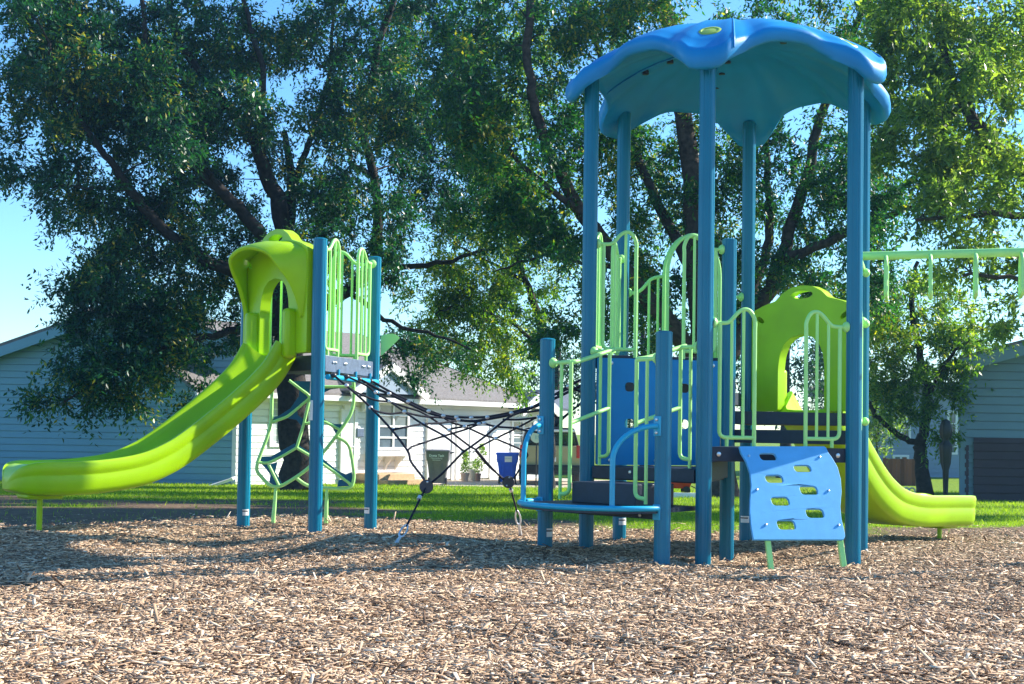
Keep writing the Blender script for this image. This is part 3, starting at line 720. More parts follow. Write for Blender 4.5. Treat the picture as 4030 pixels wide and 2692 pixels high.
for pts in ([(480, 0), (745, 0), (735, 185), (600, 90)], [(245, 480), (330, 455), (480, 360), (590, 200), (600, 110), (720, 205), (440, 455), (240, 530)], [(480, 450), (570, 390), (580, 450), (650, 500), (690, 530), (640, 610), (560, 510), (430, 490)],
            [(915, 480), (960, 530), (1060, 565), (1180, 570), (1080, 700), (1040, 620), (930, 540)], [(100, 995), (230, 990), (540, 820), (560, 870), (200, 1080), (80, 1060)], [(90, 1090), (180, 1100), (310, 1070), (280, 1200), (370, 1350), (290, 1385), (200, 1340), (215, 1240), (150, 1150)],
            [(905, 1020), (1100, 1180), (1210, 1230), (1290, 1200), (1320, 1350), (1270, 1370), (900, 1080)], [(1115, 1310), (1180, 1290), (1260, 1385), (1100, 1395)], [(930, 80), (930, 150), (1010, 110), (1120, 95), (1180, 80)], [(560, 830), (730, 930), (730, 970), (570, 870)]):
    infill(pts).build('infill_panel', 'teal', web, 30)
for a, b in (((285, 1410), (1073, 2056)), ((960, 1420), (1282, 2062))):
    t = zw(*a); g = on_plane(*b, wp, n13); MB().tube([t, V(t.x + (g.x - t.x) * .15, t.y, t.z - .1), V(g.x, g.y, gz(g.x, g.y) - .05)], [.014, .018, .024], 8).build('leg', 'mint', web, 40)

# ---------------- rope bridge between the towers
net = thing('rope_bridge', (-.4, 12.2, .4), 'sagging black rope net bridge slung between the two play towers', 'rope bridge')
z3 = lambda x, y: (1300 + x / 3.9133, 1440 + y / 3.9133)
z4 = lambda x, y: (1740 + x / 3.2667, 1440 + y / 3.2667)
def rope(pts, y0, y1, r=.0095, sm=True):
    xs_ = [p[0] for p in pts]; a, b = xs_[0], xs_[-1]; L = len(pts)
    cum = [0]
    for i in range(1, L): cum.append(cum[-1] + math.hypot(pts[i][0] - pts[i - 1][0], pts[i][1] - pts[i - 1][1]))
    P3 = [at(p[0], p[1], y0 + (y1 - y0) * c / cum[-1]) for p, c in zip(pts, cum)]
    MB().tube(smooth_path(P3, 5) if sm else P3, r, 8).build('rope', 'rope', net, 60); return P3
A3 = lambda l: [z3(*p) for p in l]; A4 = lambda l: [z4(*p) for p in l]
far = rope(A3([(620, 220), (880, 375), (1200, 540), (1510, 685), (1740, 765), (1950, 788), (2170, 795)]) + A4([(580, 655), (880, 600), (1160, 525), (1290, 460), (1480, 350), (1620, 265), (1790, 175)]), 13.15, 12.45, .012)
mid_ = rope(A3([(440, 195), (720, 350), (900, 430), (1200, 575), (1500, 715), (1740, 790), (1970, 832), (2200, 850)]) + A4([(610, 680), (900, 622), (1170, 535), (1290, 482), (1500, 395), (1790, 250)]), 12.85, 12.15, .013)
rope(A3([(250, 160), (560, 305), (690, 410), (910, 545), (1140, 705), (1420, 895), (1750, 1078), (2050, 1310)]), 12.55, 11.6)
rope(A3([(50, 140), (240, 300), (370, 410), (620, 640), (940, 980), (1190, 1310), (1245, 1480)]) + [(1668, 1885), (1676, 1915)], 12.25, 11.35, .011)
rope(A3([(620, 640), (720, 700), (930, 738), (1140, 718), (1400, 772), (1740, 800)]), 12.2, 12.6)
rope(A3([(270, 330), (450, 430), (700, 530), (910, 555), (1210, 650), (1380, 705), (1550, 800), (1820, 990), (1900, 1050), (2150, 1240), (2250, 1300)]) + A4([(600, 1270), (790, 1465), (850, 1500)]), 12.4, 12.8)
rope(A3([(960, 985), (1180, 940), (1420, 895), (1700, 880), (1960, 840)]), 11.9, 12.4)
rope(A3([(1195, 1300), (1240, 1255), (1300, 1230), (1750, 1080), (2050, 990), (2290, 900)]) + A4([(480, 745)]), 11.5, 12.2)
rope(A3([(1830, 990), (1880, 965), (2070, 932), (2300, 880)]), 12.5, 12.3)
rope(A3([(1740, 790), (1860, 870), (2070, 935), (2348, 1060)]) + A4([(570, 900), (690, 938), (1000, 1070), (1098, 1130), (1060, 1215), (905, 1480)]), 12.6, 12.8)
rope(A4([(850, 1500), (600, 1290), (430, 1090)]), 12.8, 12.75)
rope([(1678, 1915)] + A4([(-5, 1390), (250, 1130), (370, 1040), (560, 900), (690, 790), (860, 660), (1000, 600), (1160, 535), (1290, 470)]), 11.35, 11.7)
rope(A4([(430, 1085), (460, 1055), (520, 1020), (690, 932), (960, 800), (1180, 680), (1240, 650), (1330, 590)]), 12.7, 12.3)
rope(A4([(410, 720), (540, 742), (690, 780), (950, 800), (1000, 815), (1170, 845), (1300, 865)]), 12.2, 11.9)
rope(A4([(780, 688), (1000, 690), (1200, 665)]), 12.2, 12.1); rope(A4([(1000, 602), (1130, 590), (1300, 565)]), 12.3, 12.2)
rope(A4([(1300, 565), (1480, 660), (1560, 655), (1650, 585), (1740, 520), (1790, 480)]), 12.2, 12.3); rope(A4([(1440, 780), (1540, 690), (1650, 590)]), 12.1, 12.3)
rope(A4([(1480, 380), (1620, 300), (1790, 330)]), 12.3, 12.2)
bar = MB().tube([L2 + n23 * .05 + e23 * .1 + V(0, 0, 1.50), L3 + n23 * .05 - e23 * .02 + V(0, 0, 1.50)], .026, 14)
for u in (.35, .75, 1.1): bar.tube([L2 + n23 * .05 + e23 * u + V(0, 0, 1.5), L2 + n23 * .05 + e23 * u + V(0, 0, 1.58)], .011, 8)
bar.build('support_bar', 'rail', net, 50)
for (x, y), Y in [(z3(50, 145), 12.2), (z3(250, 165), 12.5), (z3(440, 205), 12.8), (z3(620, 235), 13.1)]:
    MB().ball(at(x, y, Y), .03, 10, (1, 1, .8)).build('bar_clamp', 'disc', net, 50)
knots = A3([(250, 300), (620, 640), (700, 405), (905, 430), (915, 545), (1200, 550), (1140, 705), (1515, 695), (1740, 770), (1940, 790), (1970, 830), (2170, 800), (1420, 895), (1750, 1078), (2290, 895), (2070, 935), (1830, 990), (970, 980)]) + A4([(580, 660), (690, 790), (890, 605), (1160, 530), (690, 935), (970, 800), (1240, 655), (270, 1105), (1640, 590), (1620, 265), (540, 735)])
for x, y in knots:
    Y = 12.1 if x < 1750 else 12.2
    MB().ball(at(x, y, Y - .15), .017, 8, (1.2, 1, 1)).build('rope_knuckle', 'alu', net, 50)
for (cx, cy), Y, foot, cl1 in (((1678, 1915), 11.35, (1543, 2168), ((1655, 1960), (1600, 2070), (1585, 2090))), ((2001, 1897), 12.8, (2052, 2087), ((2012, 1930), (2035, 2015), (2040, 2035)))):
    c = at(cx, cy, Y); vd = (CP - c).normalized()
    dd = MB().lathe(c - vd * .02, [(.055, 0), (.06, .006), (.06, .034), (.055, .04)], 28, axis=vd).build('rope_disc', 'disc', net, 40)
    each(dd, 'rivet', 'metal', [bolt_at(at(cx + dx, cy + dy, Y) + vd * .02, vd, .009, .008) for dx, dy in ((4, -18), (-6, 14))])
    gg = ray(*foot)
    Yf = 10.7 if cx < 1800 else 13.2
    f = at(foot[0], foot[1], Yf); f.z = gz(f.x, f.y) - .03
    d1 = at(cl1[1][0], cl1[1][1], Y + (Yf - Y) * .6)
    MB().tube([c, at(cl1[0][0], cl1[0][1], Y + (Yf - Y) * .15), d1], .0095, 8).build('rope', 'rope', net, 50)
    a0 = at(cl1[0][0] - 2, cl1[0][1] - 6, Y + (Yf - Y) * .13)
    MB().tube([a0, a0 + (d1 - a0) * .1], .019, 10).build('ferrule', 'alu', net, 50)
    d2 = d1 + (f - d1) * .45; dv = (f - d1).normalized(); sd = dv.cross(V(0, 1, 0)).normalized()
    MB().tube(smooth_path([d1 - dv * .02, d1 + (d2 - d1) * .3 + sd * .022, d1 + (d2 - d1) * .8 + sd * .02, d2, d1 + (d2 - d1) * .8 - sd * .02, d1 + (d2 - d1) * .3 - sd * .022], 4, True), .008, 8, True).build('shackle', 'alu', net, 50)
    MB().tube([d2 - dv * .01, f], [.012, .02], 8).build('ground_anchor', 'alu', net, 50)
# ------------------------------------------------------------------ houses
def lap_wall(name, parent, p0, p1, zfun0, zfun1, mat, lap=.2, z_top=None):
    """clapboard wall from p0 to p1; zfun1(u) = top height along the wall, zfun0 = bottom height"""
    e = V(p1.x - p0.x, p1.y - p0.y, 0); L = e.length; e.normalize(); n = V(e.y, -e.x, 0)
    us = np.linspace(0, L, 60); tops = np.array([zfun1(u) for u in us]); z0 = zfun0
    m = MB(); z = z0; zmax = tops.max()
    while z < zmax - 1e-3:
        z2 = min(z + lap, zmax)
        ok = us[tops > z + .01]
        if len(ok) < 2: break
        a0, a1 = ok.min(), ok.max()
        ok2 = us[tops >= z2 - 1e-3]; b0, b1 = (ok2.min(), ok2.max()) if len(ok2) > 1 else ((a0 + a1) / 2 - .01, (a0 + a1) / 2 + .01)
        P = lambda u, zz, o: V(p0.x, p0.y, zz) + e * u + n * o
        g_ = .026; vs = [P(a0, z + g_, -.03), P(a1, z + g_, -.03), P(a1, z + g_, .022), P(a0, z + g_, .022), P(b0, z2, .003), P(b1, z2, .003), P(a0, z, -.03), P(a1, z, -.03), P(a0, z, .003), P(a1, z, .003)]
        m.add(vs, [(0, 1, 2, 3), (3, 2, 5, 4), (6, 7, 1, 0), (8, 9, 7, 6)])
        z = z2
    return m.build(name, mat, parent, 0, fix=False)
def win_on(parent, quad, P0, P1, cols, rows_, glass='glass', off=.03, fw=.07, hung=True):
    """window: quad = photo pixel box (x0,y0,x1,y1) on the wall P0-P1"""
    a = on_wall(quad[0], quad[1], P0, P1, off); b = on_wall(quad[2], quad[3], P0, P1, off)
    e = V(P1.x - P0.x, P1.y - P0.y, 0).normalized(); n = V(e.y, -e.x, 0); w = (b - a).dot(e); zt, zb = max(a.z, b.z), min(a.z, b.z)
    c = V(a.x, a.y, 0) + e * (w / 2) + V(0, 0, (zt + zb) / 2); h = zt - zb
    ax = (e, n, V(0, 0, 1))
    g = MB().box(c - n * .02, (w - fw, .02, h - fw), ax).build('window', glass, parent)
    f = MB()
    for sx in (-1, 1): f.box(c + e * (sx * (w / 2)), (fw, .07, h + fw), ax)
    for sz in (-1, 1): f.box(c + V(0, 0, sz * h / 2) , (w - fw, .066, fw), ax)
    for k in range(1, cols): f.box(c + e * (w * (k / cols - .5)), (fw * .8, .06, h - fw), ax)
    for k in range(1, rows_):
        for q in range(cols):
            ww = w / cols; f.box(c + e * (-w / 2 + ww * (q + .5)) + V(0, 0, h * (k / rows_ - .5)), (ww - fw * .8, .05, fw * .6), ax)
    f.build('frame', 'trim', g, 0)
    return g, c, e, n, w, h
GZ = lambda p: gz(p.x, p.y)
# gabled house on the left, blue shade put into its siding colour
Ya = 40.0
pL0, pL1 = at(-900, 1900, Ya), at(928, 1905, Ya)
left_house = thing('house', (pL1.x - 6, Ya, GZ(pL1)), 'pale clapboard gable-ended house, siding tinted blue for shade, beyond the lower slide', 'house')
zr0, zr1 = at(0, 1381, Ya).z, at(198, 1312, Ya).z; x0_, x1_ = at(0, 1381, Ya).x, at(198, 1312, Ya).x
sl = (zr1 - zr0) / (x1_ - x0_); xr = at(530, 1200, Ya).x; zr = zr0 + sl * (xr - x0_)
roofz = lambda x: zr - sl * abs(x - xr)
lap_wall('wall', left_house, V(pL0.x, Ya, 0), V(pL1.x, Ya, 0), GZ(pL1) - .1, lambda u: roofz(pL0.x + u) - .12, 'wallshadeblue')
MB().box((pL1.x - .02, Ya + 6, GZ(pL1) + 2), (.05, 12, 4.2)).build('wall', 'wallshadeblue', left_house, 0)
MB().box((pL1.x - .05, Ya - .02, GZ(pL1) + 2.0), (.16, .06, 4.2)).build('corner_trim', 'trim', left_house, 0)
for s in (-1, 1):
    xe = xr + s * (abs(pL1.x - xr) + .45 if s > 0 else 11); m = MB()
    a, b = V(xr, Ya - .4, zr), V(xe, Ya - .4, roofz(xe)); dv = (b - a).normalized(); up = V(-dv.z, 0, dv.x) if dv.x > 0 else V(dv.z, 0, -dv.x)
    m.add([a, b, b + V(0, 13, 0), a + V(0, 13, 0), a + up * .14, b + up * .14, b + V(0, 13, 0) + up * .14, a + V(0, 13, 0) + up * .14], [(0, 1, 2, 3), (4, 7, 6, 5), (0, 4, 5, 1), (1, 5, 6, 2), (2, 6, 7, 3), (3, 7, 4, 0)])
    rf = m.build('roof', 'shingle', left_house, 0)
    MB().box((a + b) / 2 - up * .1 - V(0, .02, 0), ((b - a).length, .05, .28), (dv, V(0, 1, 0), up)).build('rake_board', 'wallshadeblue', rf, 0)
a, b = at(812, 1919, 38.5), at(912, 1886, 38.6)
MB().tube([V(pL1.x - .02, Ya - .1, at(0, 1380, Ya).z - .6), V(pL1.x - .02, Ya - .1, b.z + .02), b, a], .055, 4).build('downspout', 'trim', left_house, 20)

# white clapboard house in the middle
W0, W1 = at(925, 1900, 39.8), at(2150, 1900, 52.0)
eW = V(W1.x - W0.x, W1.y - W0.y, 0).normalized(); nW = V(eW.y, -eW.x, 0); LW = (V(W1.x, W1.y, 0) - V(W0.x, W0.y, 0)).length
EZ = 2.12; GW = -.74
mid_house = thing('house', (W0.x + eW.x * 7, W0.y + eW.y * 7, GW), 'white clapboard house with grey shingle roof behind the rope bridge', 'house')
lap_wall('wall', mid_house, V(W0.x, W0.y, 0), V(W1.x, W1.y, 0), GW - .05, lambda u: EZ, 'wallwhite')
B0 = V(W0.x, W0.y, 0)
# main roof: eave forward of the wall, rising away from it
ov_ = .55; rise = 5.2
ea, eb_ = B0 - eW * 2 + nW * ov_ + V(0, 0, EZ - .02), B0 + eW * (LW - 1.0) + nW * ov_ + V(0, 0, EZ - .02)
ra_, rb_ = ea - nW * (ov_ + rise) + V(0, 0, 2.55), eb_ - nW * (ov_ + rise) + V(0, 0, 2.55) - eW * 4.4
th = V(0, 0, .1)
rf = MB().add([ea, eb_, rb_, ra_, ea + th, eb_ + th, rb_ + th, ra_ + th], [(0, 3, 2, 1), (4, 5, 6, 7), (0, 1, 5, 4), (1, 2, 6, 5), (2, 3, 7, 6), (3, 0, 4, 7)]).build('roof', 'shingle', mid_house, 0)
bk = [ra_ - nW * 6 - V(0, 0, 2.5), rb_ - nW * 6 - V(0, 0, 2.5)]
MB().add([ra_, rb_, bk[1], bk[0], ra_ - th, rb_ - th, bk[1] - th, bk[0] - th], [(0, 1, 2, 3), (4, 7, 6, 5), (1, 5, 6, 2), (2, 6, 7, 3), (3, 7, 4, 0)]).build('roof', 'shingle', mid_house, 0)
hip = MB().add([eb_ + th, rb_ + th, bk[1] + th, eb_ - nW * 11 + th], [(0, 1, 2, 3)]); hip.build('roof', 'shingle', mid_house, 0, solid=.08)
MB().box((ea + eb_) / 2 + nW * .05 - V(0, 0, .06), ((eb_ - ea).length, .11, .16), (eW, nW, V(0, 0, 1))).build('gutter', 'trim', rf, 0)
sf = [ea - V(0, 0, .03), eb_ - V(0, 0, .03), eb_ - nW * ov_ - V(0, 0, .03), ea - nW * ov_ - V(0, 0, .03)]
MB().add(sf, [(0, 1, 2, 3)]).build('soffit', 'trim', rf, 0)
# cross gable over the right end with white rake boards
g0 = on_wall(2056, 1605, W0, W1, .7); ga = on_wall(2128, 1540, W0, W1, .7); 
gx = (ga - g0).dot(eW); gh = ga.z - g0.z
apex = g0 + eW * gx + V(0, 0, gh); gr = g0 + eW * (2 * gx)
gm = MB().add([g0, apex, gr, g0 - nW * 7, apex - nW * 7, gr - nW * 7], [(0, 1, 4, 3), (1, 2, 5, 4)]); gm.build('roof', 'shingleblue', mid_house, 0, solid=.12)
big = MB(); q0 = on_wall(1905, 1533, W0, W1, -2.2); q1 = on_wall(2140, 1533, W0, W1, -2.2)
big.add([on_wall(1918, 1540, W0, W1, -2.4), q1 + eW * 2, on_wall(2056, 1606, W0, W1, .4) + eW * 3, on_wall(2046, 1606, W0, W1, .4)], [(0, 1, 2, 3)]); big.build('roof', 'shingleblue', mid_house, 0, solid=.1)
rk = MB(); dv = (apex - g0).normalized(); rk.box((g0 + apex) / 2 + nW * .06 - V(0, 0, .14), ((apex - g0).length + .2, .06, .3), (dv, nW, dv.cross(nW)))
rk.build('rake_board', 'trim', mid_house, 0)
rk = MB(); dv = (gr - apex).normalized(); rk.box((gr + apex) / 2 + nW * .06 - V(0, 0, .14), ((apex - g0).length + .2, .06, .3), (dv, nW, dv.cross(nW)))
rk.build('rake_board', 'trim', mid_house, 0)
MB().add([g0 + nW * .02, gr + nW * .02, apex + nW * .02], [(0, 1, 2)]).build('gable', 'wallwhite', mid_house, 0)
# small front gable on the left part of the roof
s1, s2 = on_wall(1678, 1556, W0, W1, .75), on_wall(1535, 1428, W0, W1, .75); s0 = s2 - eW * (s1 - s2).dot(eW); s0 = V(s0.x, s0.y, s1.z)
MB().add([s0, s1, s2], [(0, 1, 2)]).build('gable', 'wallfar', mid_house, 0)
MB().add([s0, s2, s1, s0 - nW * 4.5, s2 - nW * 4.5, s1 - nW * 4.5], [(0, 1, 4, 3), (1, 2, 5, 4)]).build('roof', 'shingle', mid_house, 0, solid=.1)
for a, b in ((s1, s2), (s0, s2)):
    dv = (b - a).normalized(); MB().box((a + b) / 2 + nW * .08 - V(0, 0, .1), ((b - a).length, .08, .26), (dv, nW, dv.cross(nW))).build('rake_board', 'trim', mid_house, 0)
win_on(mid_house, (1068, 1560, 1100, 1752), W0, W1, 1, 2, 'blind', fw=.1)
g_, c_, e_, n_, w_, h_ = win_on(mid_house, (1489, 1588, 1604, 1766), W0, W1, 2, 4, 'glass', .28, fw=.1)
bay = MB(); bay.box(c_ - n_ * .17, (w_ + .1, .3, h_ + .1), (e_, n_, V(0, 0, 1))); bay.build('bay_box', 'trim', mid_house, 0)
MB().box(c_ - V(0, 0, h_ / 2 + .16) + n_ * .02 - n_ * .1, (w_ + .5, .4, .17), (e_, n_, V(0, 0, 1))).build('sill', 'trim', g_, 0)
for s in (-.38, -.05, .3):
    b = c_ + e_ * (w_ * s) - V(0, 0, h_ / 2 + .26); MB().plate(b - n_ * .28, n_, (0, 0, 1), [[(0, 0), (.34, 0), (.28, -.12), (.1, -.3), (0, -.5)]], .07).build('bracket', 'trim', g_, 0)
win_on(mid_house, (2016, 1652, 2100, 1772), W0, W1, 2, 2, 'glass', fw=.12)
def door_on(x0, x1, y0, y1, mat='trim', knob=.85):
    a, b = on_wall(x0, y0, W0, W1, .04), on_wall(x1, y1, W0, W1, .04); w = (b - a).dot(eW); h = a.z - GW - .1
    c = V(a.x, a.y, 0) + eW * (w / 2) + V(0, 0, GW + .1 + h / 2); ax = (eW, nW, V(0, 0, 1))
    d_ = MB().box(c, (w, .06, h), ax); 
    for sx in (-.22, .22):
        for zc, hh in ((.26, .3), (-.05, .2), (-.3, .2)): d_.box(c + eW * (w * sx) + V(0, 0, h * zc) + nW * .033, (w * .3, .012, h * hh), ax)
    d = d_.build('door', mat, mid_house, 0, bevel=.008)
    MB().ball(c + eW * (w * (knob - .5)) + nW * .08 - V(0, 0, h * .02), .04).build('handle', 'metal', d)
    f = MB()
    for sx in (-1, 1): f.box(c + eW * (sx * (w / 2 + .07)) + nW * .01, (.14, .1, h + .1), ax)
    f.box(c + V(0, 0, h / 2 + .09) + nW * .01, (w, .1, .16), ax); f.build('frame', 'trim', d, 0)
door_on(1352, 1388, 1615, 1880, 'wallwhite'); door_on(1690, 1772, 1652, 1880, 'trim', .12); door_on(1805, 1850, 1660, 1880, 'trim', .9); door_on(1856, 1922, 1660, 1880, 'trim', .1)
a = on_wall(1415, 1690, W0, W1, .08); MB().box(a + V(0, 0, -.1), (.32, .12, .3), (eW, nW, V(0, 0, 1))).build('mailbox', 'deckedge', mid_house, 0, bevel=.02)
a = on_wall(1432, 1604, W0, W1, .1); MB().lathe(a - V(0, 0, .1), [(.05, 0), (.09, .05), (.09, .2), (.03, .26)], 12).build('porch_light', 'alu', mid_house)
def slab_px(name, x0, x1, y0, y1, depth, h, z0):
    a, b = on_wall(x0, y1, W0, W1, .1), on_wall(x1, y1, W0, W1, .1); w = (b - a).dot(eW)
    return MB().box(V(a.x, a.y, 0) + eW * (w / 2) + nW * (depth / 2 - .05) + V(0, 0, z0 + h / 2), (w, depth, h), (eW, nW, V(0, 0, 1)))
st = slab_px('s', 1400, 1542, 1860, 1890, 1.1, .36, GW).build('steps', 'wood', mid_house, 0, bevel=.01)
slab_px('s', 1400, 1578, 1880, 1890, 1.5, .17, GW).build('tread', 'wood', st, 0, bevel=.01)
# driveway slab in front of the doors
dpts = [at(1640, 1908, 42.6), at(1720, 1890, 47.0), at(2160, 1890, 51.7), at(2420, 1890, 50), at(2420, 1905, 42.0)]
dv_ = MB().plate((0, 0, GW - .04), (1, 0, 0), (0, 1, 0), [[(p.x, p.y) for p in dpts]], .16).build('driveway', 'conc', None, 0)
tag(dv_, kind='structure')
DZ = GW + .04
# slate house on the right
Yb = 33.0
pR0 = at(3778, 1950, Yb); right_house = thing('house', (pR0.x + 4, Yb, GZ(pR0)), 'slate-blue clapboard house end with dark brown boards low down', 'house')
zA, zB = at(3757, 1424, Yb), at(4030, 1353, Yb); slr = (zB.z - zA.z) / (zB.x - zA.x)
lap_wall('wall', right_house, V(pR0.x, Yb, 0), V(pR0.x + 10, Yb, 0), GZ(pR0) - .1, lambda u: zA.z + slr * (min(u, 5.4) + pR0.x - zA.x) - .1, 'wallteal', .206)
sdir_ = V(.37, 1, 0).normalized()
MB().box(V(pR0.x + .03, Yb + .02, GZ(pR0) + 1.7) + sdir_ * 6, (.05, 12, 3.6), (V(sdir_.y, -sdir_.x, 0), sdir_, V(0, 0, 1))).build('wall', 'wallteal', right_house, 0)
MB().box((pR0.x + .05, Yb - .03, GZ(pR0) + 1.7), (.15, .06, 3.5)).build('corner_trim', 'wallteal', right_house, 0)
a, b = V(zA.x, Yb - .4, zA.z), V(zA.x + 5.4, Yb - .4, zA.z + slr * 5.4); dv = (b - a).normalized(); up = V(-dv.z, 0, dv.x)
m = MB().add([a, b, b + sdir_ * 13, a + sdir_ * 13, a + up * .12, b + up * .12, b + sdir_ * 13 + up * .12, a + sdir_ * 13 + up * .12], [(0, 1, 2, 3), (4, 7, 6, 5), (0, 4, 5, 1), (1, 5, 6, 2), (2, 6, 7, 3), (3, 7, 4, 0)])
rf = m.build('roof', 'shingle', right_house, 0)
MB().box((a + b) / 2 - up * .11 - V(0, .02, 0), ((b - a).length, .06, .3), (dv, V(0, 1, 0), up)).build('rake_board', 'wallteal', rf, 0)
for (x0, x1, y0) in ((3832, 4200, 1722), (3797, 3813, 1752)):
    A_, B_ = at(x0, y0, Yb - .06), at(x1, y0, Yb - .06)
    lap_wall('dark_boards', right_house, V(A_.x, Yb - .05, 0), V(B_.x, Yb - .05, 0), GZ(pR0) - .02, lambda u: A_.z, 'walldark', .206)
# pale two-storey house far behind, with a brown fence before it
Yc = 62.0
f0, f1 = at(3380, 1800, Yc), at(4100, 1800, Yc); far_house = thing('house', ((f0.x + f1.x) / 2, Yc, -.74), 'pale grey two-storey house far behind the brown fence', 'house')
lap_wall('wall', far_house, V(f0.x, Yc, 0), V(f1.x, Yc, 0), -1.0, lambda u: 3.3, 'wallfar', .22)
MB().box(((f0.x + f1.x) / 2, Yc + 4, 3.4), (f1.x - f0.x + 1, 9, .5)).build('roof', 'shingle', far_house, 0)
FW0, FW1 = V(f0.x, Yc, 0), V(f1.x, Yc, 0)
for q, c in (((3518, 1794, 3573, 1830), 2), ((3545, 1660, 3580, 1722), 1), ((3732, 1620, 3764, 1715), 1), ((3732, 1730, 3764, 1785), 1)): win_on(far_house, q, FW0, FW1, c, 1 if c == 2 else 2, 'glass', .04, .1)
Yf = 50.0; a, b = at(3482, 1850, Yf), at(3640, 1850, Yf); zt = at(3550, 1806, Yf).z
fence = thing('fence', ((a.x + b.x) / 2, Yf, -.74), 'brown board privacy fence behind the small tree', 'fence')
m = MB(); x = a.x
while x < b.x: m.box((x + .07, Yf, (zt - .8) / 2 - .02 + random.uniform(-.01, .01)), (.135, .03, zt + .85)); x += .145
M['fencewood'] = per_piece('fence_boards', [(0, (.12, .045, .025)), (1, (.24, .09, .05))], .8)
m.build('boards', 'fencewood', fence, 0)
for x in (a.x, (a.x + b.x) / 2, b.x): MB().box((x, Yf + .06, (zt - .8) / 2), (.1, .08, zt + .9)).build('post', 'fencewood', fence, 0)
for k, px in enumerate((3529, 3548, 3567, 3589)):
    c = at(px, 1872, 36); g = gz(c.x, c.y); pts = [V(c.x - .09, 36, g - .03)] + [V(c.x - .09 * math.cos(t), 36, g + .16 + .1 * math.sin(t)) for t in [math.pi * i / 8 for i in range(9)]] + [V(c.x + .09, 36, g - .03)]
    o = MB().tube(pts, .02, 6).build('edging_hoop', 'trim', None)
    tag(o, 'small white lawn edging hoop in the row before the brown fence', 'lawn edging', 'white edging hoops by the tree')

# ------------------------------------------------------------------ things standing by the white house
def cart(name, px0, px1, pyt, pyb, Y, mat, label, letters):
    a, b = at(px0, pyb, Y), at(px1, pyb, Y); w = b.x - a.x; c = V((a.x + b.x) / 2, Y, DZ); h = at(px0, pyt, Y).z - DZ
    t = thing(name, c, label, 'wheelie bin')
    def ring(z, sx, sy, r=.06):
        return [c + V(p[0], p[1], z) for p in r2([(-sx / 2, -sy / 2), (sx / 2, -sy / 2), (sx / 2, sy / 2), (-sx / 2, sy / 2)], r, 4)]
    rows = [ring(.06, w * .66, w * .75), ring(.3, w * .72, w * .8), ring(h * .66, w * .86, w * .95), ring(h * .7, w * .94, w * 1.02), ring(h * .93, w * .98, w * 1.08), ring(h * .94, w * .98, w * 1.08)]
    MB().loft(rows).build('bin_body', mat, t, 40)
    rows = [ring(h * .94, w * 1.04, w * 1.16), ring(h * .965, w * 1.05, w * 1.17), ring(h * .995, w * .98, w * 1.08), ring(h * 1.0, w * .6, w * .7)]
    ld = MB().loft(rows).build('lid', mat, t, 40)
    MB().tube([c + V(w * .5, -w * .2, h * .9), c + V(w * .63, -w * .2, h * .92), c + V(w * .63, w * .2, h * .92), c + V(w * .5, w * .2, h * .9)], .028, 8).build('handle', mat, ld)
    for s in (-1, 1): MB().lathe(c + V(s * w * .36 - .03, -w * .30, .12), [(.12, 0), (.125, .01), (.125, .05), (.12, .06)], 20, axis=(1, 0, 0)).build('wheel', 'disc', t, 40)
    for s in (-1, 1): MB().box(c + V(s * w * .2, -w * .46, h * .36), (.04, .03, h * .5)).build('rib', mat, t, 0)
    return t, c, w, h
M['cartdark'] = plain('cart_plastic', (.14, .14, .155), .5, .5, .1, 6); M['cartblue'] = plain('cart_blue_plastic', (.015, .11, .72), .45, .5, .08, 6)
tc, c, w, h = cart('trash_cart', 1676, 1770, 1768, 1895, 43.4, 'cartdark', 'dark grey wheeled trash cart with white lettering by the porch', None)
def text(parent, body, pos, size, mat, name='lettering', axr=(1, 0, 0), bold=0):
    cu = bpy.data.curves.new('t', 'FONT'); cu.body = body; cu.size = size; cu.align_x = 'CENTER'; cu.extrude = .002; cu.offset = bold
    tmp = bpy.data.objects.new('t', cu); col.objects.link(tmp)
    me = bpy.data.meshes.new_from_object(tmp.evaluated_get(bpy.context.evaluated_depsgraph_get())); bpy.data.objects.remove(tmp)
    ex_ = Vector(axr).normalized(); m4 = Matrix((ex_, V(0, 0, 1), ex_.cross(V(0, 0, 1)))).transposed().to_4x4(); m4.translation = Vector(pos) - root_of(parent).location
    me.transform(m4); me.materials.clear(); me.materials.append(M[mat]); return link_mesh(name, me, parent)
M['print'] = plain('white_print', (.75, .78, .78), .5, .3, .02)
tp_ = [o for o in tc.children if o.name.startswith('bin_body')][0]
text(tp_, 'Dosta Task', c + V(-.03, -w * .545, h * .80), .105, 'print', bold=.003)
text(tp_, 'Hannenburg', c + V(-.03, -w * .54, h * .74), .075, 'print'); text(tp_, 'Sanitation', c + V(-.03, -w * .535, h * .69), .065, 'print')
tc, c, w, h = cart('recycling_cart', 1952, 2040, 1780, 1890, 45.2, 'cartblue', 'bright blue wheeled recycling cart with a white paper label', None)
tp_ = [o for o in tc.children if o.name.startswith('bin_body')][0]
MB().box(c + V(.03, -w * .545, h * .79), (w * .32, .012, .19)).build('paper_label', 'white', tp_, 0)
text(tp_, 'RECYCLE', c + V(.03, -w * .55 - .01, h * .80), .05, 'rail')
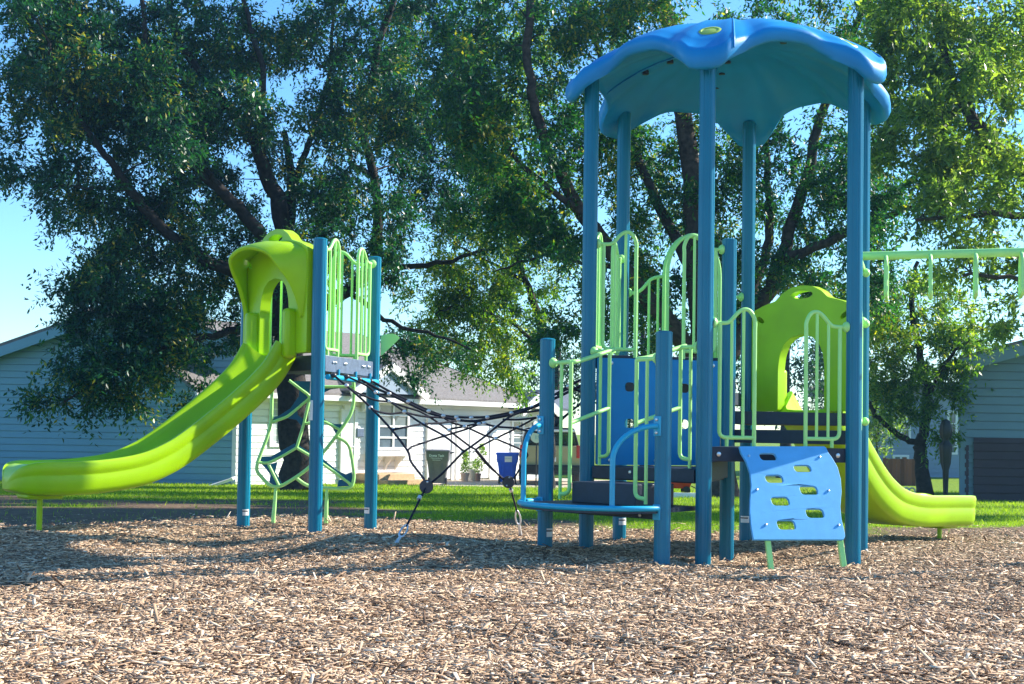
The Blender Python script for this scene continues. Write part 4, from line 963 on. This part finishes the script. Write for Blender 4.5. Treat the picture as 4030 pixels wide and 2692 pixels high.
def foliage_mesh(name, centers, radii, n_each, size, mat, parent, up=.3, asp=.42):
    """loose leaves filling small balls"""
    VS = []
    for c, r in zip(centers, radii):
        d = unit(rng.normal(size=(n_each, 3))); p = np.array(c) + d * (r * rng.random((n_each, 1)) ** .45)
        f = unit(d * .6 + rng.normal(size=(n_each, 3)) * .6 + np.array([0, 0, up])); s = unit(np.cross(f, rng.normal(size=(n_each, 3)))); L = size * rng.uniform(.6, 1.4, (n_each, 1))
        VS.append(np.stack([p, p + f * L * .5 + s * L * asp / 2, p + f * L, p + f * L * .5 - s * L * asp / 2], 1))
    return raw_mesh(name, np.concatenate(VS), 4, [(0, 1, 2, 3)], mat, parent, root_of(parent).location if parent else None)
M['terra'] = plain('clay_pot', (.62, .48, .38), .8, .2, .1, 6); M['potwhite'] = plain('pale_pot', (.72, .70, .66), .7, .3, .05, 6); M['potdark'] = plain('brown_pot', (.35, .22, .18), .7, .3, .1)
for px, Y, w, hh, mat, lab, cs in ((1829, 46.6, .31, .30, 'terra', 'clay pot holding an upright yellow-green conifer', [(0, 0, .42, .13), (0, 0, .62, .12), (0, 0, .82, .10), (0, 0, 1.0, .07)]),
                                  (1860, 47.2, .42, .42, 'potwhite', 'large pale pot with white flowers between two smaller pots', [(0, 0, .55, .2), (.12, 0, .6, .15)]),
                                  (1882, 46.9, .2, .28, 'potdark', 'narrow brown pot with a leafy vine beside the pale pot', [(0, 0, .45, .18), (.05, 0, .7, .2), (.12, 0, .98, .14), (.1, 0, 1.2, .08)])):
    c = at(px, 1888, Y); t = thing('potted_plant', (c.x, Y, DZ), lab, 'potted plant')
    MB().lathe((c.x, Y, DZ), [(w * .36, 0), (w * .48, hh * .82), (w * .54, hh * .83), (w * .54, hh), (w * .48, hh), (w * .46, hh * .9)], 20).build('pot', mat, t, 40)
    foliage_mesh('foliage', [(c.x + q[0], Y + q[1], DZ + q[2]) for q in cs], [q[3] for q in cs], 110, .09, 'leafpot', t)
    if 'white' in lab: foliage_mesh('blossoms', [(c.x - .08, Y - .05, DZ + .6), (c.x + .08, Y - .08, DZ + .66)], [.14, .1], 40, .08, 'trim', t)
# tan off-road vehicle seen from behind
Ys = 44.5; x0, x1 = at(2042, 1900, Ys).x, at(2287, 1900, Ys).x; xc = (x0 + x1) / 2; w = x1 - x0; gS = DZ
M['tanpaint'] = plain('tan_car_paint', (.42, .36, .2), .3, .5, .05, 2, coat=.5); M['blackplastic'] = plain('black_plastic', (.012, .014, .018), .5, .4, .1); M['redlamp'] = plain('red_lamp', (.5, .02, .02), .2, .6, .1); M['carglass'] = plain('dark_car_glass', (.008, .02, .022), .05, .7, .1)
suv = thing('parked_car', (xc, Ys + 2, gS), 'tan boxy off-road car with black bumper parked rear-on by the white house', 'car')
def prof(zs_w, y): return [V(xc + s * ww / 2, y, gS + z) for s in (1,) for z, ww in zs_w] + [V(xc - ww / 2, y, gS + z) for z, ww in zs_w[::-1]]
bw = [(.62, w * .98), (1.0, w), (1.28, w * .98), (1.32, w * .94)]
MB().loft([prof(bw, Ys + .06), prof(bw, Ys + 4.4)]).build('body', 'tanpaint', suv, 20, bevel=.03)
cw = [(1.30, w * .93), (1.6, w * .86), (1.88, w * .78), (1.92, w * .7)]
MB().loft([prof(cw, Ys + .12), prof([(z - .0, ww) for z, ww in cw], Ys + 3.0)]).build('cabin', 'blackplastic', suv, 20, bevel=.03)
MB().plate((xc, Ys + .08, gS), (1, 0, 0), (0, 0, 1), [r2([(-w * .42, 1.38), (w * .42, 1.38), (w * .37, 1.74), (-w * .37, 1.74)], .06)], .03).build('rear_window', 'carglass', suv, 0)
sp = MB().box((xc, Ys + .03, gS + 1.81), (w * .8, .22, .075)).build('spoiler', 'trim', suv, 0, bevel=.02)
MB().box((xc - .1, Ys - .085, gS + 1.81), (.24, .02, .05)).build('brake_light', 'redlamp', sp, 0)
for s in (-1, 1): MB().box((xc + s * w * .455, Ys + .03, gS + 1.12), (.15, .1, .42)).build('tail_light', 'redlamp', suv, 0, bevel=.02)
bm_ = MB().box((xc, Ys + .02, gS + .55), (w * 1.0, .26, .24)).build('bumper', 'blackplastic', suv, 0, bevel=.04)
MB().box((xc + .02, Ys - .09, gS + .86), (.34, .02, .15)).build('number_plate', 'white', suv, 0)
for s in (-1, 1):
    for yy in (Ys + .75, Ys + 3.6):
        wh = MB().lathe((xc + s * w * .43 - .13, yy, gS + .37), [(.3, 0), (.37, .03), (.37, .23), (.3, .26)], 28, axis=(1, 0, 0)).build('wheel', 'blackplastic', suv, 40)
        MB().lathe((xc + s * w * .43 - .14, yy, gS + .37), [(.2, 0), (.2, .28)], 20, axis=(1, 0, 0)).build('rim', 'alu', wh, 40)
MB().box((xc, Ys + 2.0, gS + .42), (w * .9, 4.2, .14)).build('underbody', 'blackplastic', suv, 0)
# round white board with a number, beside the vehicle
c = at(2112, 1720, 43.0); sg = thing('round_sign', (c.x, 43.0, gz(c.x, 43)), 'round white board numbered 15 before the tan car', 'sign')
bd = MB().lathe(c + V(0, -.015, 0), [(.185, 0), (.19, .01), (.19, .03), (.185, .035)], 32, axis=(0, 1, 0)).build('board', 'white', sg, 40)
text(bd, '15', c + V(.02, -.02, -.07), .17, 'rail'); MB().lathe((c.x, 43.03, gz(c.x, 43) - .1), [(.022, 0), (.022, c.z - gz(c.x, 43))], 10).build('pole', 'blackplastic', sg, 40)
# red toy wagon and white kerb board on the lawn
c = at(2655, 1900, 34.0); g = gz(c.x, 34); wg = thing('toy_wagon', (c.x, 34, g), 'small red toy wagon on the lawn behind the steps', 'toy wagon')
MB().loft([[V(c.x + sx * .42 * k, 34 + sy * .2 * k, g + z) for sx, sy in ((-1, -1), (1, -1), (1, 1), (-1, 1))] for k, z in ((.85, .14), (1, .32), (.93, .32), (.8, .18))]).build('tray', 'redlamp', wg, 0)
for sx in (-.28, .28):
    for sy in (-.2, .2): MB().lathe((c.x + sx, 34 + sy - .02, g + .1), [(.1, 0), (.1, .04)], 16, axis=(0, 1, 0)).build('wheel', 'blackplastic', wg, 40)
MB().tube([V(c.x + .42, 34, g + .2), V(c.x + .75, 33.9, g + .05)], .014, 6).build('handle', 'blackplastic', wg)
c = at(2690, 1938, 30.0); g = gz(c.x, 30); tag(MB().box((c.x, 30, g + .05), (.75, .12, .12)).build('edging_board', 'trim', None, 0, bevel=.01), 'short white edging board lying on the lawn behind the steps', 'edging board')
# closed dark umbrella beside the right-hand tree
c = at(3722, 1880, 31.5); g = gz(c.x, 31.5); um = thing('patio_umbrella', (c.x, 31.5, g), 'closed black patio umbrella between the forked small tree and slate house', 'umbrella')
zf = lambda y: at(3722, 1550 + y / 3.485, 31.5).z
MB().lathe((c.x, 31.5, 0), [(.05, g + .04), (.07, zf(1050)), (.115, zf(950)), (.135, zf(800)), (.15, zf(720)), (.13, zf(685)), (.085, zf(655)), (.08, zf(630)), (.12, zf(600)), (.14, zf(520)), (.125, zf(430)), (.09, zf(370)), (.015, zf(345))], 26, rfun=lambda t: 1 + .09 * math.sin(5 * t) + .06 * math.sin(3 * t + 1)).build('canopy', 'blackplastic', um, 60)
MB().lathe((c.x, 31.5, 0), [(.2, g - .02), (.2, g + .06), (.03, g + .08), (.025, g + .5)], 16).build('base', 'blackplastic', um, 40)
# a bird in flight
c = at(104, 1178, 60); bird = MB()
bird.loft([[c + V(x, r_ * math.cos(t), r_ * math.sin(t)) for t in [2 * math.pi * k / 8 for k in range(8)]] for x, r_ in ((-.11, .005), (-.06, .025), (0, .035), (.06, .028), (.1, .012), (.13, .003))])
for s in (-1, 1): bird.add([c + V(.04, s * .02, .01), c + V(-.04, s * .02, .01), c + V(-.06, s * .16, .06), c + V(0, s * .17, .065)], [(0, 1, 2, 3)])
tag(bird.build('bird', 'dark', None, 50), 'tiny dark bird flying in the blue sky', 'bird')
ADDED_HAZE = .0006
# ------------------------------------------------------------------ trees
def tree(label, base, limbs, blobs, leaf='leaf', bark='bark', seed=1, per=330, size=.13, dens=540, cl=.62, name='tree', droop=.25, shift=False):
    """limbs: (list of (px,py,dY) in overview pixels, r0, r1); blobs: (px,py,rx,ry,dY,depth)"""
    rg = np.random.default_rng(seed); bx, Y = base; g0 = at(bx[0] * OV, bx[1] * OV, Y); gzz = gz(g0.x, Y)
    t = thing(name, (g0.x, Y, gzz), label, 'tree', None)
    m = MB(); nodes = []; nr = []
    for pts, r0, r1 in limbs:
        P3 = [at(p[0] * OV, p[1] * OV, Y + p[2]) for p in pts]
        if pts is limbs[0][0]: P3[0].z = gzz - .1
        P3 = smooth_path(P3, 5); n = len(P3); rr = [r0 + (r1 - r0) * (i / (n - 1)) ** .8 for i in range(n)]
        if pts is limbs[0][0]:
            for i in range(4): rr[i] *= 1 + .45 * (1 - i / 4) ** 2
        P3 = [p + V(*(rg.normal(0, .025, 3))) for p in P3]
        m.tube(P3, rr, 10); nodes += [tuple(p) for p in P3[2:]]; nr += rr[2:]
    cs = []
    sc = Y * OV / F_
    for b in blobs:
        px, py, rx, ry = b[:4]; dY = (b[4] if len(b) > 4 else 0) + (2.6 if shift and px > 880 else 0); dp = b[5] if len(b) > 5 else 2.2
        k = max(2, int(rx * ry / (b[6] if len(b) > 6 else dens)))
        d = unit(rg.normal(size=(k, 3))) * rg.random((k, 1)) ** .4
        c = at(px * OV, py * OV, Y + dY)
        for q in d: cs.append((c.x + q[0] * rx * sc, c.y + q[1] * dp, c.z + q[2] * ry * sc))
    cs = np.array(cs); N = np.array(nodes)
    dist = np.array([np.min(np.linalg.norm(N - c, axis=1)) for c in cs]); order = np.argsort(dist)
    NL = list(map(np.array, nodes)); RL = list(nr); outd = []
    for i in order:
        c = cs[i]; A = np.array(NL); D = A - c; dd = np.linalg.norm(D, axis=1) + .8 * np.maximum(0, D[:, 2]); j = int(np.argmin(dd)); a = A[j]; L = np.linalg.norm(c - a)
        outd.append((c - a) / max(L, .01))
        r0 = min(RL[j] * .7, .012 + .014 * L); mid = (a + c) / 2 + np.array([0, 0, .10 * L]) + rg.normal(0, .07 * L, 3)
        P3 = smooth_path([V(*a), V(*mid), V(*c)], 3)
        m.tube(P3, [r0 + (.007 - r0) * k / 6 for k in range(7)], 5)
        for p, f in ((P3[2], .8), (P3[4], .5), (P3[6], .3)): NL.append(np.array(p)); RL.append(max(.01, r0 * f))
    m.build('trunk', bark, t, 60, fix=False)
    C = cs[order]; outd = np.array(outd); n = len(C); T = 20; K = max(4, per // T)
    tw = unit(rg.normal(size=(n, T, 3)) + .75 * outd[:, None] + np.array([0, 0, -droop])); tl = cl * rg.uniform(.5, 1.25, (n, T, 1)) * rg.uniform(.75, 1.3, (n, 1, 1))
    st = C[:, None] + rg.normal(0, .09, (n, T, 3))
    u = (np.arange(K) + .6) / K
    pos = st[:, :, None] + tw[:, :, None] * (tl[:, :, None] * u[None, None, :, None]) + np.array([0, 0, -1]) * (.18 * tl[:, :, None] * (u ** 2)[None, None, :, None]) + rg.normal(0, .03, (n, T, K, 3))
    sd = unit(np.cross(tw, rg.normal(size=(n, T, 3))))
    sg = np.where(np.arange(K) % 2 == 0, 1, -1)[None, None, :, None]
    f = unit(tw[:, :, None] * .6 + sd[:, :, None] * sg * .8 + rg.normal(0, .3, (n, T, K, 3)) + np.array([0, 0, -.25]))
    s = unit(np.cross(f, np.array([0, 0, 1.0]) + rg.normal(0, .55, (n, T, K, 3))))
    nn = np.cross(f, s); L = size * rg.uniform(.6, 1.35, (n, T, K, 1)); Wd = L * rg.uniform(.3, .46, (n, T, K, 1))
    v = np.stack([pos, pos + f * L * .45 + s * Wd / 2 + nn * L * .05, pos + f * L - nn * L * .06, pos + f * L * .45 - s * Wd / 2 + nn * L * .05], -2).reshape(-1, 4, 3)
    raw_mesh('crown', v, 4, [(0, 1, 2, 3)], leaf, t, t.location)
    print('LEAVES', name, len(v), 'clumps', n)
    return t
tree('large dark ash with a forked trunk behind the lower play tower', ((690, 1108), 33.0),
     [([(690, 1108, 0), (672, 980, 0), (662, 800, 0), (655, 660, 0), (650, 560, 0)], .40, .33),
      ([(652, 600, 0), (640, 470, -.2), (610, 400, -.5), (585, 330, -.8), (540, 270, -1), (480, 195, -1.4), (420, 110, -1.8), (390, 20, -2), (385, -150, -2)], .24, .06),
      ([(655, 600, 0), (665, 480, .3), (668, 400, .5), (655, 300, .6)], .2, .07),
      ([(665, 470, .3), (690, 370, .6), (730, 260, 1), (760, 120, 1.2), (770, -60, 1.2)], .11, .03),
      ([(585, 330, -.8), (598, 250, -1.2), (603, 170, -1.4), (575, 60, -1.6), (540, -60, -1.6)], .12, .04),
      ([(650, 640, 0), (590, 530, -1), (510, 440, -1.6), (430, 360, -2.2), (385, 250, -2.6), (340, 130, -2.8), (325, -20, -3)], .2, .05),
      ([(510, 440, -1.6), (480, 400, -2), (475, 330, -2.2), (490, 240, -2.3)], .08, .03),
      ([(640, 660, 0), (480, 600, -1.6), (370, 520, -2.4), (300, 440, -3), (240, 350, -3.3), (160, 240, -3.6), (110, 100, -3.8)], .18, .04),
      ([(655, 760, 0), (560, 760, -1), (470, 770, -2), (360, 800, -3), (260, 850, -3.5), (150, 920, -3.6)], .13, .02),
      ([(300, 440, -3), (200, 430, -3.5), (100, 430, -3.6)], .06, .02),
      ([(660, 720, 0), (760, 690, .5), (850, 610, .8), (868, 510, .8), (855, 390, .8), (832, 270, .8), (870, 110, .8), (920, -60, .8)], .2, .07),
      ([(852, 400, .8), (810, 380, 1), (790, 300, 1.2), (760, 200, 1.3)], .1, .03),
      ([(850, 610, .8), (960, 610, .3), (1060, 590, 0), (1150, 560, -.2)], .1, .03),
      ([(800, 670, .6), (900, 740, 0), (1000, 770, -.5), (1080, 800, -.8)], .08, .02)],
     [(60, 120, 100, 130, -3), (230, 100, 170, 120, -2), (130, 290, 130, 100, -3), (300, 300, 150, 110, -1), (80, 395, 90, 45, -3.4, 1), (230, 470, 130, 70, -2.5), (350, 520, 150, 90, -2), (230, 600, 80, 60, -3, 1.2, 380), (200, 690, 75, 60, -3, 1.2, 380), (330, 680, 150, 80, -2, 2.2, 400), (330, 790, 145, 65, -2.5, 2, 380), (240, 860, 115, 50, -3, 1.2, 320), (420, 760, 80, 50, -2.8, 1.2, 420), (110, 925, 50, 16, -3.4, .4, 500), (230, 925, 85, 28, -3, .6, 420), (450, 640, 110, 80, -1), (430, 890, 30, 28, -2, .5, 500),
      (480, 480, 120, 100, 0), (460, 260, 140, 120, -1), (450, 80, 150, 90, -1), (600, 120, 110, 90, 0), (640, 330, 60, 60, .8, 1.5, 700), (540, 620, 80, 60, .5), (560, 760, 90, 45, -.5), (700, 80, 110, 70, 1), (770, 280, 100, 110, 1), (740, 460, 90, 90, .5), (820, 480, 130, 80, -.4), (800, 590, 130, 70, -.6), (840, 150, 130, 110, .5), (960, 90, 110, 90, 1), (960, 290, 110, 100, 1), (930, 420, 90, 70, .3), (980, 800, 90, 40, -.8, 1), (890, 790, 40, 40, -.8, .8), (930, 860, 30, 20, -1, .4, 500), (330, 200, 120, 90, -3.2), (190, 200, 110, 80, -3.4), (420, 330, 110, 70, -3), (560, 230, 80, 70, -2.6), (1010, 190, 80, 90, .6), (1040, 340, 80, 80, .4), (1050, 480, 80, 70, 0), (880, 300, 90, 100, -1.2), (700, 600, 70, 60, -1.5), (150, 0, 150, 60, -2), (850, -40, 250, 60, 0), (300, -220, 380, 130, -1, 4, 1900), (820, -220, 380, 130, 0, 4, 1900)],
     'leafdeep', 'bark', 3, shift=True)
tree('yellow-green backlit tree hanging between the low tower and the roofed tower', ((1258, 1096), 37.5),
     [([(1258, 1096, 0), (1257, 960, 0), (1252, 850, 0), (1235, 740, 0), (1190, 600, 0), (1140, 420, 0), (1105, 230, 0), (1090, 40, 0)], .17, .05),
      ([(1248, 830, 0), (1200, 760, -.3), (1130, 720, -.6), (1060, 700, -.8), (1000, 720, -1)], .07, .02), ([(1200, 640, 0), (1120, 600, -.4), (1040, 560, -.6)], .06, .02)],
     [(1000, 660, 80, 60, -.5, 2, 430), (1080, 640, 90, 70, 0, 2, 430), (1160, 660, 80, 70, 0, 2, 430), (1010, 750, 80, 50, -.8, 1.5, 430), (1100, 750, 90, 60, -.4, 1.5, 430), (1185, 760, 60, 60, -.2, 1.5, 430), (1060, 820, 90, 40, -.8, 1.2, 380), (1160, 840, 50, 42, -.5, 1, 380), (1180, 890, 25, 22, -.5, .5, 300), (1060, 540, 90, 70, 0, 2, 520), (1170, 540, 90, 70, 0, 2, 520), (1090, 420, 80, 80, 0, 2, 560), (1180, 400, 80, 80, 0, 2, 600), (1090, 270, 80, 90, 0, 2, 600), (1170, 220, 80, 90, 0, 2, 600), (1110, 110, 90, 90, 0, 2, 600), (1220, 80, 80, 80, 0, 2, 600), (1280, 640, 50, 80, .3, 2, 600), (1290, 480, 50, 80, .3, 2, 600)],
     'leafyellow', 'bark', 15, size=.125)
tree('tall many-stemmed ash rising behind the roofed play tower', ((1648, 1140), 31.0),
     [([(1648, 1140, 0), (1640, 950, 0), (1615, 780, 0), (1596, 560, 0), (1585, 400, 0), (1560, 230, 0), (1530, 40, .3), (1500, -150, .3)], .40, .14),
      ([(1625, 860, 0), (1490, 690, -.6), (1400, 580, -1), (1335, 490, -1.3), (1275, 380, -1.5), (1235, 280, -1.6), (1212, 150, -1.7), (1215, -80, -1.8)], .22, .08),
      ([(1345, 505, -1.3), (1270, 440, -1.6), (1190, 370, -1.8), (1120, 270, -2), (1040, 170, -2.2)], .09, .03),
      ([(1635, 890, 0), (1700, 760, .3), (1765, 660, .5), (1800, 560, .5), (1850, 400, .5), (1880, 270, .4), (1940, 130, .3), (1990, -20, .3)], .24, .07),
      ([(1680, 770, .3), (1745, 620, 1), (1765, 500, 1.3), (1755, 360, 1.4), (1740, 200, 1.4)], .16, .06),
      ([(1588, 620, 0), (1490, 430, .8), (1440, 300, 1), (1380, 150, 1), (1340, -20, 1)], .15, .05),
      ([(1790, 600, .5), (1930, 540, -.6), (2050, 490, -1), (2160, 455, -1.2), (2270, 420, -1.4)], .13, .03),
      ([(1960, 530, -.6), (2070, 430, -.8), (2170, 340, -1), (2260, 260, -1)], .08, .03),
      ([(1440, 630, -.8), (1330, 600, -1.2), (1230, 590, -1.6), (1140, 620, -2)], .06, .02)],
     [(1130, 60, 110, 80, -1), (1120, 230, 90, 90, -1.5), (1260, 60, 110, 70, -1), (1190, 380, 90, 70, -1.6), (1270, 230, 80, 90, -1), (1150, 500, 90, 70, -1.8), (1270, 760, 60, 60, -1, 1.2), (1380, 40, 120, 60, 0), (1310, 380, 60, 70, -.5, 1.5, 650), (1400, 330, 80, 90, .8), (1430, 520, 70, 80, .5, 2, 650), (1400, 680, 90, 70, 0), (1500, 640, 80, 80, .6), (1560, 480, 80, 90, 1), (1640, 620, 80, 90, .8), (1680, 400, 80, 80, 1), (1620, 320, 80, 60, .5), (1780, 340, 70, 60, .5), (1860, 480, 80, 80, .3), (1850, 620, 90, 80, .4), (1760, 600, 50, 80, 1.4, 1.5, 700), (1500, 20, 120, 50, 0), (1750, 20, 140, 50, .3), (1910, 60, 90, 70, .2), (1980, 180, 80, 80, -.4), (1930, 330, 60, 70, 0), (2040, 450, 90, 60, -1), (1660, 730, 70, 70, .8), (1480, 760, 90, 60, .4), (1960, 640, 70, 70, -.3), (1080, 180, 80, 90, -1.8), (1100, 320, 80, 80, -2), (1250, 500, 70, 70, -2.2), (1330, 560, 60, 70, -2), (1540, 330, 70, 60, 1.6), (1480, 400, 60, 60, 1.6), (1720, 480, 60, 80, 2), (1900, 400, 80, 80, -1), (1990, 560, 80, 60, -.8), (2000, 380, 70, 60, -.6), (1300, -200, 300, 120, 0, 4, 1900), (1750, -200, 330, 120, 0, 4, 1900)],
     'leaf', 'barklit', 5)
tree('broad tree, leaf colour paled to look sunlit, whose crown fills the upper right', ((2620, 1150), 26.5),
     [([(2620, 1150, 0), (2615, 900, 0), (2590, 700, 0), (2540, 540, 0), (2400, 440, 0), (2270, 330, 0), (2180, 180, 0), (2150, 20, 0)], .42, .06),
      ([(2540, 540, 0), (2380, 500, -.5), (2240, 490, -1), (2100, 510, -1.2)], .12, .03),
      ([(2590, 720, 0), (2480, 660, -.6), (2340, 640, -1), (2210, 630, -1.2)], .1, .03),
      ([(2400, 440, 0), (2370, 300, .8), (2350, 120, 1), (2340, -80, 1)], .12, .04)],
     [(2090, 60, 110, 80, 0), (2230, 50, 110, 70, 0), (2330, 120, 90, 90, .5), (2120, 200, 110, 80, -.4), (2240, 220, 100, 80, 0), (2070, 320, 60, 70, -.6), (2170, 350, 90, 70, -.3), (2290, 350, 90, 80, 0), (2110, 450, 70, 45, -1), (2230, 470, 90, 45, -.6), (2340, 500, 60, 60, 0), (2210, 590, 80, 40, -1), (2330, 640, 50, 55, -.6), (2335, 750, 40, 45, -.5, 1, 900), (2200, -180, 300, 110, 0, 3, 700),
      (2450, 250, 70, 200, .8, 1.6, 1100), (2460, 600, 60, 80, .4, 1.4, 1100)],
     'leaflight', 'barklit', 8, size=.14)
tree('tall dense tree standing beyond the edge of the lawn to the right', ((2890, 1160), 22.5),
     [([(2890, 1160, 0), (2885, 800, 0), (2880, 400, 0), (2870, 0, 0), (2870, -500, 0)], .4, .1), ([(2885, 700, 0), (2780, 450, .3), (2700, 200, .4)], .15, .04), ([(2880, 500, 0), (3000, 250, .3), (3060, 0, .3)], .15, .04)],
     [(2850, 480, 200, 150, 0, 2, 420), (2900, 180, 230, 200, 0, 2.1, 420), (2850, -120, 230, 200, 0, 2.1, 420), (2880, -400, 210, 180, 0, 1.9, 420), (2880, -620, 140, 120, 0, 1.5, 420)],
     'leafdark', 'bark', 12, size=.2, per=300, cl=.8)
tree('small low-branched tree with a bent side limb beside the slate house', ((2122, 1118), 33.5),
     [([(2122, 1118, 0), (2112, 1060, 0), (2108, 1018, 0), (2119, 985, 0), (2124, 900, 0), (2108, 800, 0), (2090, 690, .2), (2100, 600, .3)], .20, .05),
      ([(2110, 1022, 0), (2070, 1005, -.1), (2036, 978, -.2), (2003, 946, -.3), (1992, 915, -.3), (1990, 850, -.2)], .09, .04),
      ([(2122, 920, 0), (2170, 830, -.4), (2230, 770, -.6), (2290, 740, -.6)], .06, .02)],
     [(2060, 760, 85, 60, 0, 1.5, 330), (2150, 850, 80, 48, -.4, 1.2, 330), (2060, 870, 70, 45, -.3, 1.2, 330), (2190, 790, 70, 45, -.3, 1.2, 330), (2205, 900, 42, 25, -.6, .8, 330), (2120, 930, 60, 30, -.5, .8, 420), (2020, 790, 45, 60, 0, 1.2, 400), (2250, 750, 50, 40, -.5, 1, 600), (2020, 690, 60, 50, .2, 1.4, 500), (2110, 670, 75, 50, .4, 1.4, 500), (2170, 700, 60, 40, .4, 1.4, 600), (2160, 1000, 16, 10, -.6, .3, 60), (2010, 890, 32, 32, -.3, .6, 420), (2030, 930, 30, 20, -.3, .6, 420)],
     'leafyellow', 'bark', 9, size=.12, cl=.45)
for k, (lab, b, lm, bl, mt) in enumerate((
    ('dark distant tree above the white house roof', ((1275, 1080), 62.0), [([(1275, 1080, 0), (1275, 900, 0), (1280, 760, 0)], .3, .08)], [(1235, 870, 45, 45, 0), (1265, 850, 75, 60, 0), (1270, 770, 90, 60, 0), (1330, 830, 70, 70, 0)], 'leafdark'),
    ('dark distant tree framed between the roof posts', ((1480, 1080), 60.0), [([(1480, 1080, 0), (1478, 900, 0), (1470, 720, 0)], .3, .08)], [(1430, 860, 90, 80, 0), (1500, 800, 100, 80, 0), (1560, 880, 70, 80, 0), (1450, 960, 70, 50, 0)], 'leafdark'),
    ('dark distant tree seen through the arch of the higher slide', ((1800, 1080), 58.0), [([(1800, 1080, 0), (1802, 900, 0), (1810, 720, 0)], .3, .08)], [(1720, 880, 90, 80, 0), (1830, 860, 100, 90, 0), (1780, 760, 90, 60, 0), (1920, 820, 80, 90, 0), (1850, 960, 80, 50, 0)], 'leafdark'))):
    tree(lab, b, lm, bl, mt, 'bark', 20 + k, per=140, size=.24, dens=700, cl=1.0)
tree('pale-leaved shrub behind the lower end of the higher slide', ((2010, 1085), 44.0), [([(2010, 1085, 0), (2012, 1010, 0), (2015, 950, 0)], .05, .02)], [(2010, 1000, 36, 55, 0, .8, 260), (2030, 950, 40, 40, 0, .8, 260), (1985, 960, 40, 50, 0, .8, 260)], 'leaflight', 'bark', 31, per=120, size=.13, cl=.4, name='shrub')

# ------------------------------------------------------------------ light
SUN_EL = 32.0; az = math.atan2(.935, .355); ce = math.cos(R(SUN_EL))
sdir = V(math.sin(az) * ce, math.cos(az) * ce, math.sin(R(SUN_EL)))
world = bpy.data.worlds.new("World"); scene.world = world; world.use_nodes = True
nt = world.node_tree; sky = nt.nodes.new('ShaderNodeTexSky'); sky.sky_type = 'NISHITA'; sky.sun_disc = False
sky.sun_elevation = R(SUN_EL); sky.sun_rotation = az; sky.air_density = 1.0; sky.dust_density = .2; sky.ozone_density = 3.0
hs = nt.nodes.new('ShaderNodeHueSaturation'); hs.inputs['Saturation'].default_value = 1.2
tint = nt.nodes.new('ShaderNodeMix'); tint.data_type = 'RGBA'; tint.blend_type = 'MULTIPLY'; tint.inputs[0].default_value = 1; tint.inputs[7].default_value = (.82, .97, 1.06, 1)
nt.links.new(sky.outputs[0], hs.inputs['Color']); nt.links.new(hs.outputs[0], tint.inputs[6]); nt.links.new(tint.outputs[2], nt.nodes['Background'].inputs[0])
nt.nodes['Background'].inputs[1].default_value = .11
sd = bpy.data.lights.new('sun', 'SUN'); so = bpy.data.objects.new('sun', sd); col.objects.link(so)
sd.energy = 5.0; sd.angle = R(.53); sd.color = (1, .93, .82)
so.rotation_euler = (-sdir).to_track_quat('-Z', 'Y').to_euler()
scene.view_settings.view_transform = 'Standard'; scene.view_settings.look = 'None'
scene.view_settings.exposure = 1.32
scene.cycles.max_bounces = 8; scene.cycles.transparent_max_bounces = 4; scene.cycles.use_denoising = True

M['added_haze'] = bpy.data.materials.new('added_haze'); M['added_haze'].use_nodes = True
hn = M['added_haze'].node_tree; hn.nodes.remove(hn.nodes['Principled BSDF']); pv = hn.nodes.new('ShaderNodeVolumePrincipled')
pv.inputs['Color'].default_value = (.30, .66, 1, 1); pv.inputs['Density'].default_value = ADDED_HAZE; pv.inputs['Anisotropy'].default_value = .35  # blue volume added to lift dark shadows, standing in for a lens veil
hn.links.new(pv.outputs[0], hn.nodes['Material Output'].inputs['Volume'])
tag(MB().box((0, 60, 17), (260, 190, 38)).build('added_haze', 'added_haze', None, 0), 'thin blue air added to lift shadows between the camera and the trees', 'added_haze', kind='stuff')
